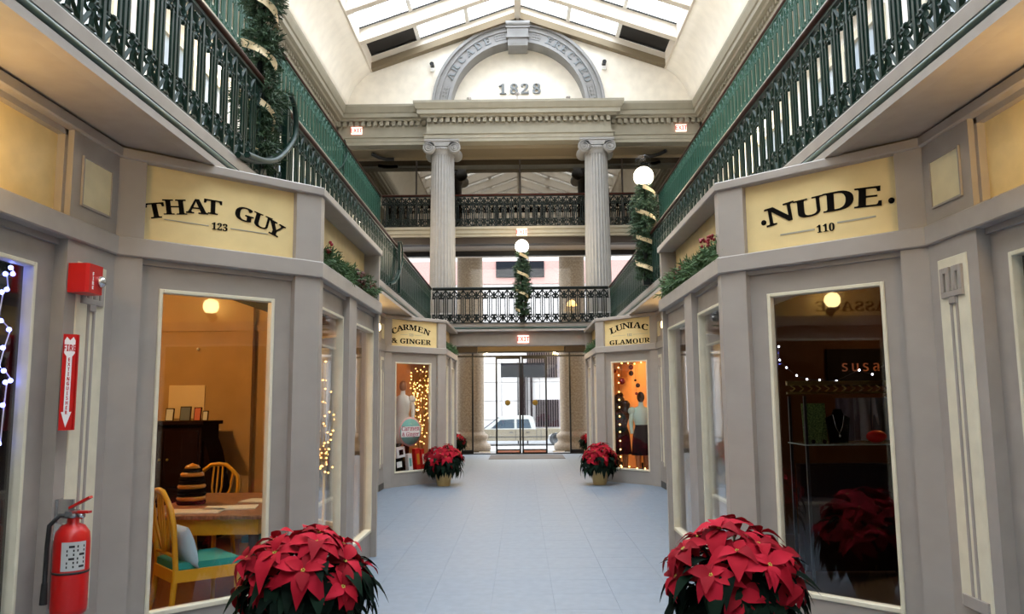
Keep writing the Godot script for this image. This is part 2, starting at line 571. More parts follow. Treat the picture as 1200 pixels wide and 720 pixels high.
func glazing(root: Node3D, side: int, p: Array, q: Array, u0: float, u1: float, stile: float, top := 2.36, bottom := 0.25, n := -0.085) -> void:  # grey frame, cream trim and pane in an opening between pilasters
	var l := Vector2(q[0] - p[0], q[1] - p[1]).length()
	var F := face(side, p, q)
	var a: Array = span(side, l, u0, u1)
	var b: Array = span(side, l, u0 + stile, u1 - stile)
	var s := S()
	if stile > 0.0:
		xbox(s, F, Vector3(a[0], 0, n - 0.06), Vector3(b[0], LB0 + 0.05, n))
		xbox(s, F, Vector3(b[1], 0, n - 0.06), Vector3(a[1], LB0 + 0.05, n))
	if stile <= 0.0:
		var ap := S()
		xbox(ap, F, Vector3(b[0], 0, n - 0.06), Vector3(b[1], bottom, n))
		obj("apron_panel", ap, M.grey_panel, root)
	else:
		xbox(s, F, Vector3(b[0], 0, n - 0.06), Vector3(b[1], bottom, n))
	xbox(s, F, Vector3(b[0], top, n - 0.06), Vector3(b[1], LB0 + 0.05, n))
	xbox(s, F, Vector3(a[0], LB0 - 0.035, n), Vector3(a[1], LB0 + 0.03, n + 0.025))
	obj("window_frame", s, M.grey_panel, root)
	var t := S()
	var w := 0.026
	for r in [[b[0], b[0] + w, bottom, top], [b[1] - w, b[1], bottom, top], [b[0] + w, b[1] - w, top - w, top], [b[0] + w, b[1] - w, bottom, bottom + w * 1.3]]:
		xbox(t, F, Vector3(r[0], r[2], n - 0.05), Vector3(r[1], r[3], n + 0.012), 0.005)
	var tr := obj("window_trim", t, M.cream_trim, root)
	var g := S()
	xbox(g, F, Vector3(b[0] + 0.01, bottom + 0.01, n - 0.034), Vector3(b[1] - 0.01, top - 0.01, n - 0.028))
	obj("pane", g, M.glass, tr)

func pilaster_panels(root: Node3D, side: int, p: Array, q: Array, vent: bool) -> void:  # the cream inset with its fret, and the small cream square above
	var F := face(side, p, q)
	var l := absf(q[1] - p[1])
	var a: Array = span(side, l, 0.105, 0.415)
	var s := S()
	xbox(s, F, Vector3(a[0], 0.40, -0.05), Vector3(a[1], 2.43, -0.018), 0.004)
	var pn := obj("pilaster_inset", s, M.cream_trim, root, "cream inset panel with grey flutes")
	var r := S()
	for u in [0.115, 0.175]:
		xbox(r, F, Vector3(a[0] + u, 0.46, -0.03), Vector3(a[0] + u + 0.022, 2.26, -0.010), 0.003)
	# fret: a grey block with two square loops
	for k in [[0.04, 0.27, 2.19, 2.225], [0.04, 0.075, 2.225, 2.37], [0.105, 0.14, 2.225, 2.37], [0.17, 0.205, 2.225, 2.37], [0.235, 0.27, 2.225, 2.37], [0.075, 0.105, 2.335, 2.37], [0.205, 0.235, 2.335, 2.37], [0.12, 0.19, 2.15, 2.19]]:
		xbox(r, F, Vector3(a[0] + k[0], k[2], -0.03), Vector3(a[0] + k[1], k[3], -0.002), 0.003)
	xbox(r, F, Vector3(a[0] + 0.03, 0.40, -0.03), Vector3(a[1] - 0.03, 0.47, -0.004), 0.003)
	obj("fret", r, M.grey_paint, pn)
	var c := S()
	xbox(c, F, Vector3(a[0], 2.77, -0.05), Vector3(a[1], 3.05, -0.02))
	obj("pilaster_square", c, M.cream, root, "small cream square panel")
	var e := S()
	for k in [[a[0] - 0.012, a[0], 2.76, 3.062], [a[1], a[1] + 0.012, 2.76, 3.062], [a[0], a[1], 3.05, 3.062], [a[0], a[1], 2.758, 2.77]]:
		xbox(e, F, Vector3(k[0], k[2], -0.03), Vector3(k[1], k[3], -0.012))
	obj("square_moulding", e, M.grey_paint, root)
	if vent:
		var v := S()
		xbox(v, F, Vector3(0.02, 0.005, -0.03), Vector3(l - 0.02, 0.115, -0.012))
		for k in 5:
			xbox(v, F, Vector3(0.05, 0.02 + k * 0.018, -0.03), Vector3(l - 0.05, 0.028 + k * 0.018, -0.006))
		obj("vent_plate", v, M.vent_grey, root, "dark grey vent plate at the foot")

func storefront(side: int, a0: float, c0: float, ce: float, label: String, far: bool) -> Node3D:
	var root := thing("storefront", label, "storefront", Vector3(side * 2.0, 0, -(a0 + ce) / 2), "", "")
	var A := [AX, a0]
	var C := [CX, c0]
	var E := [CX, ce]
	var l := Vector2(AX - CX, c0 - a0).length()
	var full := [[AX, a0 - 0.503], A, C, E]
	var A2 := [AX, ce + 1.016]
	if far:
		full += [[2.3, ce + 0.001]]
	else:
		full += [A2, [AX, ce + 1.52]]
	var P := plan(side, full)
	var s := S()
	strip(s, P, -0.16, 0.0, LB0, LB1, 0.008)
	obj("lower_band", s, M.grey_paint, root)
	s = S()
	strip(s, P, -0.16, 0.0, UB0, UB1, 0.008)
	obj("upper_band", s, M.grey_paint, root)
	# flat roof of the bay and the bottom of the sign zone
	s = S()
	var poly := []
	for v in P:
		poly.append(Vector2(v.x, -v.y))
	poly.append(Vector2(side * 2.7, poly[-1].y) if side < 0 else Vector2(side * 2.7, poly[-1].y))
	poly.append(Vector2(side * 2.7, poly[0].y))
	var inner := []
	for v in poly:
		inner.append(Vector2(v.x + side * 0.03, v.y))
	extr(s, inner, Transform3D(Basis(Vector3.RIGHT, Vector3.FORWARD, Vector3.UP), Vector3.ZERO), 3.2, 3.245)
	extr(s, inner, Transform3D(Basis(Vector3.RIGHT, Vector3.FORWARD, Vector3.UP), Vector3.ZERO), 2.60, 2.64)
	obj("bay_roof", s, M.grey_panel, root)
	# pilasters that wrap the corners, below and above the band
	var b0 := mid(A, C, 0.16)
	var b1 := mid(A, C, l - 0.216)
	var runs := [[[[AX, a0 - 0.503], A, b0], true], [[b1, C, [CX, c0 + 0.11]], true], [[[CX, c0 + 1.06], [CX, c0 + 1.36]], false], [[[CX, ce - 0.06], E, mid(E, A2, 0.2)] if not far else [[CX, ce - 0.06], E, [1.7, ce + 0.001]], true]]
	if far:
		runs[2] = [[[CX, c0 + 1.1], [CX, c0 + 1.4]], false]
	else:
		runs.append([[mid(E, A2, l - 0.16), A2, [AX, ce + 1.52]], true])
	for r in runs:
		s = S()
		strip(s, plan(side, r[0]), -0.12, -0.025, 0.0, LB0 + 0.01, 0.003)
		if r[1]:
			strip(s, plan(side, r[0]), -0.2, -0.025, LB1 - 0.01, UB0 + 0.01, 0.003)
		obj("pilaster", s, M.grey_paint, root)
	glazing(root, side, A, C, 0.16, l - 0.216, 0.13)
	var last: float = c0 + (1.4 if far else 1.36)
	glazing(root, side, C, E, 0.11, 1.1 if far else 1.06, 0.0)
	glazing(root, side, C, E, last - c0, ce - 0.06 - c0, 0.0)
	# sign board on the slanting face, cream back of the planter niche on the straight face
	var F := face(side, A, C)
	s = S()
	xbox(s, F, Vector3(0.12, LB1 - 0.02, -0.16), Vector3(l - 0.12, UB0 + 0.02, -0.075))
	var sign := obj("sign_board", s, M.sign_cream, root, "cream board with black lettering")
	sign.set_meta("frame", F)
	s = S()
	var G := face(side, C, E)
	var w: float = ce - c0
	xbox(s, G, Vector3(0.02, LB1 - 0.03, -0.26), Vector3(w - 0.02, UB0 + 0.02, -0.19))
	obj("niche_back", s, M.sign_cream, root, "cream back of the planter niche")
	s = S()
	xbox(s, G, Vector3(0.02, LB1 - 0.03, -0.2), Vector3(w - 0.02, LB1 - 0.012, -0.02))
	obj("niche_ledge", s, M.grey_paint, root)
	if not far:
		glazing(root, side, E, A2, 0.2, l - 0.16, 0.1)
		s = S()
		xbox(s, face(side, E, A2), Vector3(0.12, LB1 - 0.02, -0.16), Vector3(l - 0.12, UB0 + 0.02, -0.075))
		obj("sign_board", s, M.sign_cream, root, "blank cream board on the far face")
		pilaster_panels(root, side, A2, [AX, ce + 1.52], true)
	pilaster_panels(root, side, [AX, a0 - 0.503], A, far)
	return root

func recess(side: int, d0: float, d1: float, label: String) -> Node3D:
	var root := thing("shopfront", label, "storefront", Vector3(side * AX, 0, -(d0 + d1) / 2))
	var p := [AX, d0]
	var q := [AX, d1]
	var P := plan(side, [p, q])
	var l := d1 - d0
	var s := S()
	strip(s, P, -0.16, 0.0, LB0, LB1, 0.008)
	obj("lower_band", s, M.grey_paint, root)
	s = S()
	strip(s, P, -0.16, 0.0, UB0, UB1, 0.008)
	obj("upper_band", s, M.grey_paint, root)
	var F := face(side, p, q)
	# three glazed panels with stiles between them
	var w := l / 3.0
	for k in 3:
		var u0 := k * w
		glazing(root, side, p, q, u0, u0 + w, 0.16, 2.375, 0.25, -0.10)
		var s2 := S()
		var a: Array = span(side, l, u0 + 0.0, u0 + w)
		xbox(s2, F, Vector3(a[0] + 0.0, LB1 - 0.02, -0.2), Vector3(a[1], UB0 + 0.02, -0.105))
		var bd := obj("sign_board", s2, M.sign_cream, root, "cream board over the shop window")
		bd.set_meta("frame", F)
		s2 = S()
		xbox(s2, F, Vector3(a[0] - 0.012 if k else a[0], LB1 - 0.01, -0.12), Vector3(a[0] + 0.03, UB0 + 0.01, -0.06))
		xbox(s2, F, Vector3(a[1] - 0.03, LB1 - 0.01, -0.12), Vector3(a[1], UB0 + 0.01, -0.06))
		xbox(s2, F, Vector3(a[0], UB0 - 0.035, -0.12), Vector3(a[1], UB0 + 0.01, -0.06))
		obj("board_moulding", s2, M.grey_paint, root)
	return root

func arc_text(board: MeshInstance3D, F: Transform3D, txt: String, us: Array, ys: Array, tilts: Array, height: float, wide: float) -> void:
	for i in us.size():
		var f := F * Transform3D(Basis(Vector3(0, 0, 1), deg_to_rad(tilts[i])), Vector3(us[i], ys[i], -0.075))
		if txt[i] == "*":
			var s := S()
			lathe(s, [[0.0, 0.0], [0.02, 0.0], [0.02, 0.004], [0.0, 0.004]], 16, f * Transform3D(Basis(Vector3.RIGHT, PI / 2), Vector3(0, 0.02, 0)))
			obj("dot", s, M.black_paint, board)
		else:
			letters(board, txt[i], f, height, M.black_paint, "letter", wide)

func rule(board: Node, F: Transform3D, u0: float, u1: float, y: float, t := 0.006) -> void:
	var s := S()
	xbox(s, F, Vector3(u0, y - t / 2, -0.076), Vector3(u1, y + t / 2, -0.071))
	obj("rule", s, M.line_grey, board)

func board_of(root: Node3D) -> MeshInstance3D:
	return root.get_node("sign_board")

func build_storefronts() -> void:
	var nl := storefront(-1, 4.848, 5.864, 8.406, "near left grey corner storefront with cream sign numbered 123", false)
	var bd := board_of(nl)
	var F: Transform3D = bd.get_meta("frame")
	arc_text(bd, F, "THATGUY", [0.250, 0.372, 0.517, 0.625, 0.850, 0.978, 1.08], [2.832, 2.876, 2.905, 2.918, 2.904, 2.876, 2.834], [14.0, 9.0, 4.0, 0.0, -8.0, -14.0, -20.0], 0.102, 1.42)
	letters(bd, "123", F * Transform3D(Basis(), Vector3(0.678, 2.812, -0.075)), 0.05, M.black_paint, "number")
	rule(bd, F, 0.30, 0.60, 2.832)
	rule(bd, F, 0.757, 1.04, 2.836)
	var nr := storefront(1, 4.848, 5.864, 8.406, "near right grey corner storefront with cream sign numbered 110", false)
	bd = board_of(nr)
	F = bd.get_meta("frame")
	arc_text(bd, F, "*NUDE*", [0.356, 0.490, 0.70, 0.905, 1.10, 1.25], [2.87, 2.865, 2.878, 2.884, 2.872, 2.868], [8.0, 7.0, 3.0, 0.0, -4.0, -6.0], 0.134, 1.62)
	letters(bd, "110", F * Transform3D(Basis(), Vector3(0.808, 2.75, -0.075)), 0.055, M.black_paint, "number")
	rule(bd, F, 0.477, 0.73, 2.779, 0.011)
	rule(bd, F, 0.891, 1.147, 2.80, 0.011)
	var fl := storefront(-1, 14.714, 15.845, 18.51, "far left grey corner storefront with cream sign numbered 125", true)
	bd = board_of(fl)
	F = bd.get_meta("frame")
	arc_text(bd, F, "CARMEN", [0.27, 0.40, 0.54, 0.71, 0.885, 1.05], [2.91, 2.965, 2.99, 2.99, 2.965, 2.925], [20.0, 13.0, 5.0, -4.0, -11.0, -17.0], 0.108, 1.5)
	letters(bd, "& GINGER", F * Transform3D(Basis(), Vector3(0.68, 2.725, -0.075)), 0.095, M.black_paint, "lettering", 1.45)
	letters(bd, "125", F * Transform3D(Basis(), Vector3(0.665, 2.875, -0.075)), 0.05, M.line_grey, "number")
	rule(bd, F, 0.40, 0.58, 2.897)
	rule(bd, F, 0.75, 0.93, 2.9)
	var fr := storefront(1, 14.714, 15.845, 18.51, "far right grey corner storefront with cream sign numbered 112", true)
	bd = board_of(fr)
	F = bd.get_meta("frame")
	arc_text(bd, F, "LUNIAC", [0.44, 0.60, 0.775, 0.895, 1.04, 1.215], [2.925, 2.97, 2.99, 2.99, 2.98, 2.935], [16.0, 10.0, 3.0, -2.0, -8.0, -14.0], 0.118, 1.6)
	letters(bd, "GLAMOUR", F * Transform3D(Basis(), Vector3(0.84, 2.69, -0.075)), 0.09, M.black_paint, "lettering", 1.5)
	letters(bd, "112", F * Transform3D(Basis(), Vector3(0.845, 2.84, -0.075)), 0.05, M.line_grey, "number")
	rule(bd, F, 0.42, 0.75, 2.865)
	rule(bd, F, 0.94, 1.30, 2.865)
	var rl := recess(-1, -1.2, 4.345, "grey glazed shopfront at left edge with blue fairy lights in its window")
	var board: MeshInstance3D = rl.get_child(rl.get_child_count() - 2)
	letters(board, "PASSAGE", board.get_meta("frame") * Transform3D(Basis(), Vector3(4.16, 2.735, -0.105)), 0.13, M.black_paint, "lettering", 1.3)
	recess(1, -1.2, 4.345, "grey glazed shopfront at right edge beside the fluted cream pilaster")
	recess(-1, 9.925, 14.212, "grey recessed shopfront between the left corner storefronts")
	recess(1, 9.925, 14.212, "grey recessed shopfront between the right corner storefronts")
	for s in [-1, 1]:
		var n: String = "left" if s < 0 else "right"
		var P := plan(s, [[AX, -9.0], [AX, -4.5], [CX, -3.4], [CX, -2.24], [AX, -1.2]])
		var m := S()
		strip(m, P, -0.2, -0.02, 0.0, UB1)
		var o := obj("wall_" + n, m, M.grey_paint)
		tag(o, "grey shop walls on the %s behind the viewer" % n, "", "", "structure")

# ---------- galleries and railings ----------
var unit_mesh: ArrayMesh
func spiral(s: SurfaceTool, c: Vector2, r: float, a0: float, turn: float, z := 0.0) -> void:
	var pts := []
	for i in 13:
		var t := i / 12.0
		var a := a0 + turn * t
		pts.append(Vector3(c.x + cos(a) * r * (1.0 - 0.72 * t), c.y + sin(a) * r * (1.0 - 0.72 * t), z))
	tube(s, pts, 0.0105, 4, true, 1.6)

func baluster_mesh() -> ArrayMesh:  # one cast-iron unit, 0.205 m wide and 0.80 m high: three bars, scroll pairs and straps at foot and head
	var s := S()
	bar(s, Vector3(0, 0, 0), Vector3(0, 0.80, 0), 0.026, 0.02, Vector3.RIGHT)
	for k in [-1, 1]:
		bar(s, Vector3(k * 0.048, 0.19, 0), Vector3(k * 0.048, 0.61, 0), 0.022, 0.016, Vector3.RIGHT)
		spiral(s, Vector2(k * 0.056, 0.16), 0.048, PI / 2 if k > 0 else PI / 2, -k * 7.0)
		spiral(s, Vector2(k * 0.056, 0.64), 0.048, -PI / 2, k * 7.0)
		for q in [[0.0, 1.0], [0.80, -1.0]]:
			var y: float = q[0]
			var d: float = q[1]
			tube(s, [Vector3(0, y + d * 0.01, 0), Vector3(k * 0.03, y + d * 0.05, 0), Vector3(k * 0.078, y + d * 0.115, 0), Vector3(k * 0.088, y + d * 0.165, 0)], 0.013, 4, true, 1.3)
			tube(s, [Vector3(k * 0.088, y + d * 0.165, 0), Vector3(k * 0.096, y + d * 0.10, 0), Vector3(k * 0.088, y + d * 0.045, 0)], 0.009, 4, true, 1.3)
			bar(s, Vector3(k * 0.068, y + d * 0.045, 0), Vector3(k * 0.102, y + d * 0.048, 0), 0.012, 0.02, Vector3(0, 1, 0))
		for y in [0.205, 0.595]:
			ball(s, Vector3(k * 0.1, y, 0), 0.019, 6)
	for y in [0.2, 0.6]:
		xbox(s, Transform3D(), Vector3(-0.1025, y - 0.006, -0.005), Vector3(0.1025, y + 0.006, 0.005))
	return mesh_of(s)

func railing(label: String, a: Vector3, b: Vector3, m: String, wood: String, group: String, back := false) -> Node3D:
	if unit_mesh == null:
		unit_mesh = baluster_mesh()
	var root := thing("balcony_railing", label, "railing", (a + b) / 2, group)
	var len := a.distance_to(b)
	var dir := (b - a).normalized()
	var f := Transform3D(Basis(dir, Vector3.UP, dir.cross(Vector3.UP)), a)
	var s := S()
	var prof := []
	for i in 10:
		var t := TAU * i / 10
		prof.append(Vector2(cos(t) * 0.042, 0.838 + sin(t) * 0.03))
	sweep(s, prof.map(func(v): return v + Vector2(0, a.y)), [Vector2(a.x, a.z), Vector2(b.x, b.z)], 1)
	obj("handrail", s, M[wood], root, "dark brown wooden handrail" if wood == "rail_wood" else "")
	s = S()
	xbox(s, f, Vector3(0, 0.79, -0.018), Vector3(len, 0.812, 0.018))
	xbox(s, f, Vector3(0, 0.0, -0.02), Vector3(len, 0.02, 0.02))
	obj("rail_bar", s, M[m], root)
	var n := int(round(len / 0.205))
	var w := len / n
	for i in n:
		inst("baluster", unit_mesh, M[m], root, Transform3D(f.basis.scaled_local(Vector3(w / 0.205, 1, 1)), f * Vector3((i + 0.5) * w, 0.0, 0) - O[root]))
	return root

func curl(root: Node3D, x: float, d: float, y: float) -> void:  # big iron C-curve bracing a railing post
	var s := S()
	var thick: float = 0.026 if d < 10.0 and y < 5.0 else 0.016
	for k in [thick * 1.35, -thick * 1.35]:
		var pts := []
		for q in [[0.0, 0.90], [0.16, 0.80], [0.15, 0.55], [-0.25, 0.24], [-0.62, 0.09], [-1.03, 0.01]]:
			pts.append(Vector3(x + k, y + q[1], -(d + q[0])))
		var c := Curve3D.new()
		for i in pts.size():
			var t: Vector3 = (pts[mini(i + 1, pts.size() - 1)] - pts[maxi(i - 1, 0)]) / 6.0
			c.add_point(pts[i], -t, t)
		tube(s, Array(c.tessellate_even_length(3, 0.08)), thick, 6)
	bar(s, Vector3(x, y, -d), Vector3(x, y + 0.84, -d), 0.045, 0.045)
	obj("curl_bracket", s, M.iron, root, "large curved iron brace at a post")

func build_galleries() -> void:
	for s in [-1, 1]:
		var n: String = "left" if s < 0 else "right"
		var b := thing("gallery", "lower gallery floor on the %s with grey fascia and green moulding" % n, "balcony", Vector3(s * 3.0, 3.25, -5.0))
		var sl := S()
		bb(sl, s * (GX + 0.05), s * 6.98, 3.262, 3.44, 8.98, -24.3)
		obj("slab", sl, M.grey_panel, b)
		var P := plan(s, [[GX, -8.98], [GX, 18.51]])
		fascia(b, P, 3.25)
		var u := thing("gallery", "upper gallery floor on the %s with cream fascia" % n, "balcony", Vector3(s * 4.5, 5.85, -5.0))
		sl = S()
		bb(sl, s * (UX + 0.05), s * 5.79, 5.86, 6.095, 8.98, -22.0)
		obj("slab", sl, M.white_paint, u)
		sl = S()
		var Q := plan(s, [[UX, -8.98], [UX, 19.9]])
		sweep(sl, upper_prof(), Q)
		obj("fascia", sl, M.cornice_paint, u)
		var rl := railing("green cast iron railing of the lower gallery along the %s" % n, Vector3(s * (GX + 0.03), 3.44, 1.0 if s < 0 else -18.48), Vector3(s * (GX + 0.03), 3.44, -18.48 if s < 0 else 1.0), "iron", "rail_wood", "")
		for d in ([6.68, 13.2] if s < 0 else []):
			curl(rl, s * (GX - 0.05), d, 3.44)
		var ru := railing("green cast iron railing of the upper gallery along the %s" % n, Vector3(s * (UX + 0.03), 6.1, -2.0 if s < 0 else -19.87), Vector3(s * (UX + 0.03), 6.1, -19.87 if s < 0 else -2.0), "iron_green", "rail_wood", "")
		for d in ([8.9, 15.6] if s < 0 else []):
			curl(ru, s * (UX + 0.03), d, 6.1)
	# the cross galleries at the end of the hall
	var c := thing("gallery", "lower cross gallery floor above the entrance lobby", "balcony", Vector3(0, 3.25, -20.0))
	var q := S()
	bb(q, -2.06, 2.06, 3.262, 3.44, -18.56, -24.3)
	obj("slab", q, M.grey_panel, c)
	fascia(c, [Vector2(-GX, -18.51), Vector2(GX, -18.51)], 3.25)
	q = S()
	bb(q, -1.95, 1.95, 2.93, 3.262, -18.75, -19.1)
	obj("lintel", q, M.grey_paint, c)
	var e := thing("gallery", "upper cross gallery floor behind the two fluted columns", "balcony", Vector3(0, 5.85, -21.0))
	q = S()
	bb(q, -UX + 0.1, UX - 0.1, 5.86, 6.1, -19.95, -22.0)
	obj("slab", q, M.grey_panel, e)
	q = S()
	sweep(q, upper_prof(), [Vector2(-UX + 0.1, -19.9), Vector2(UX - 0.1, -19.9)])
	obj("fascia", q, M.cornice_paint, e)
	q = S()
	bb(q, -3.5, 3.5, 5.68, 5.86, -20.05, -20.35)
	obj("soffit_beam", q, M.dark_beam, e, "dark brown beam under the slab")
	railing("dark cast iron railing of the lower cross gallery before the columns", Vector3(-GX + 0.02, 3.44, -18.48), Vector3(GX - 0.02, 3.44, -18.48), "iron_dark", "iron_dark", "")
	railing("dark cast iron railing of the upper cross gallery behind the columns", Vector3(-UX + 0.02, 6.1, -19.87), Vector3(UX - 0.02, 6.1, -19.87), "iron_dark", "rail_wood", "")

func upper_prof() -> Array:
	return [Vector2(-0.1, 5.84), Vector2(0.02, 5.84), Vector2(0.02, 5.90), Vector2(0.05, 5.92), Vector2(0.05, 6.0), Vector2(0.09, 6.03), Vector2(0.09, 6.09), Vector2(-0.1, 6.1)]

func fascia(root: Node3D, P: Array, y: float) -> void:
	var s := S()
	sweep(s, [Vector2(-0.08, y), Vector2(0.0, y), Vector2(0.0, y + 0.05), Vector2(-0.08, y + 0.05)], P)
	sweep(s, [Vector2(-0.08, y + 0.04), Vector2(-0.035, y + 0.04), Vector2(-0.035, y + 0.115), Vector2(-0.08, y + 0.115)], P)
	sweep(s, [Vector2(-0.08, y + 0.105), Vector2(0.0, y + 0.105), Vector2(0.006, y + 0.18), Vector2(0.0, y + 0.19), Vector2(-0.08, y + 0.19)], P)
	obj("fascia", s, M.grey_paint, root)
	s = S()
	var prof := []
	for i in 8:
		prof.append(Vector2(-0.012 + cos(TAU * i / 8) * 0.022, y + 0.078 + sin(TAU * i / 8) * 0.022))
	sweep(s, prof, P, 1)
	obj("green_moulding", s, M.green_tube, root, "round green moulding in the fascia groove")

# ---------- end wall: entablature, columns, arch, glazing ----------
func ring(s: SurfaceTool, c: Vector3, r0: float, r1: float, z0: float, z1: float, a0: float, a1: float, k := 40) -> void:  # arc of a flat ring in the xy plane
	for i in k:
		var t0 := lerpf(a0, a1, float(i) / k)
		var t1 := lerpf(a0, a1, float(i + 1) / k)
		var p := []
		for z in [z0, z1]:
			for q in [[r0, t1], [r0, t0], [r1, t0], [r1, t1]]:
				p.append(c + Vector3(cos(q[1]) * q[0], sin(q[1]) * q[0], z))
		quad(s, p[7], p[6], p[5], p[4])
		quad(s, p[3], p[2], p[6], p[7])
		quad(s, p[4], p[5], p[1], p[0])
		if i == 0:
			quad(s, p[6], p[2], p[1], p[5])
		if i == k - 1:
			quad(s, p[3], p[7], p[4], p[0])

func column(x: float, label: String) -> void:
	var c := thing("ionic_column", label, "column", Vector3(x, 3.44, -19.1), "")
	var s := S()
	var k := 120
	var rows := []
	for i in 13:
		var t := i / 12.0
		var y := lerpf(3.72, 7.74, t)
		var r := 0.325 * (1.0 - 0.13 * pow(t, 1.6))
		var row := []
		for j in k:
			var a := TAU * j / k
			var fl: float = [0.0, 0.62, 1.0, 0.62, 0.0][j % 5]
			row.append(Vector3(x + cos(a) * (r - 0.022 * fl), y, -19.1 + sin(a) * (r - 0.022 * fl)))
		rows.append(row)
	for i in 12:
		for j in k:
			var j2 := (j + 1) % k
			quad(s, rows[i + 1][j], rows[i + 1][j2], rows[i][j2], rows[i][j], 1)
	obj("shaft", s, M.column_paint, c)
	s = S()
	lathe(s, [[0.0, 3.443], [0.44, 3.443], [0.44, 3.5], [0.42, 3.5], [0.44, 3.53], [0.44, 3.56], [0.4, 3.6], [0.37, 3.62], [0.39, 3.65], [0.37, 3.69], [0.335, 3.73]], 40, Transform3D(Basis(), Vector3(x, 0, -19.1)))
	obj("base", s, M.column_paint, c)
	s = S()
	lathe(s, [[0.29, 7.70], [0.30, 7.72], [0.29, 7.75], [0.34, 7.82], [0.37, 7.88], [0.30, 7.9]], 40, Transform3D(Basis(), Vector3(x, 0, -19.1)))
	for e in [-1, 1]:
		lathe(s, [[0.0, -0.36], [0.155, -0.36], [0.155, -0.30], [0.12, -0.15], [0.105, 0.0], [0.12, 0.15], [0.155, 0.30], [0.155, 0.36], [0.0, 0.36]], 28, Transform3D(Basis(Vector3.RIGHT, PI / 2), Vector3(x + e * 0.315, 7.86, -19.1)))
	bb(s, x - 0.33, x + 0.33, 7.90, 8.0, -18.74, -19.46)
	sweep(s, [Vector2(-0.2, 8.0), Vector2(0.0, 8.0), Vector2(0.03, 8.03), Vector2(0.03, 8.075), Vector2(-0.2, 8.075)], [Vector2(x - 0.4, -19.4), Vector2(x - 0.4, -18.76), Vector2(x + 0.4, -18.76), Vector2(x + 0.4, -19.4)])
	var cap := obj("capital", s, M.column_paint, c)
	for e in [-1, 1]:
		s = S()
		var pts := []
		for i in 37:
			var t := i / 36.0
			var a: float = PI / 2 + e * TAU * 2.4 * -t
			var r := 0.145 * (1.0 - 0.86 * t)
			pts.append(Vector3(x + e * 0.315 + cos(a) * r, 7.86 + sin(a) * r, -18.735))
		tube(s, pts, 0.013, 6)
		ball(s, Vector3(x + e * 0.315, 7.86, -18.735), 0.025, 8)
		obj("volute", s, M.column_paint, cap)
	s = S()
	for i in 9:
		ball(s, Vector3(x + (i - 4) * 0.052, 7.84, -18.745 - 0.03 * absf(i - 4.0) / 4.0), 0.02, 6)
	obj("egg_moulding", s, M.column_paint, cap)

func exit_sign(at: Vector3, label: String) -> void:
	var e := thing("exit_sign", label, "exit sign", at - Vector3(0, 0.09, 0), "")
	var s := S()
	xbox(s, Transform3D(Basis(), at), Vector3(-0.135, -0.09, -0.05), Vector3(0.135, 0.09, 0.0), 0.006)
	obj("housing", s, M.exit_glow, e)
	letters(e, "EXIT", Transform3D(Basis(), at + Vector3(0, -0.055, 0.0)), 0.11, M.exit_red, "lettering", 0.95, 0.006, sans)

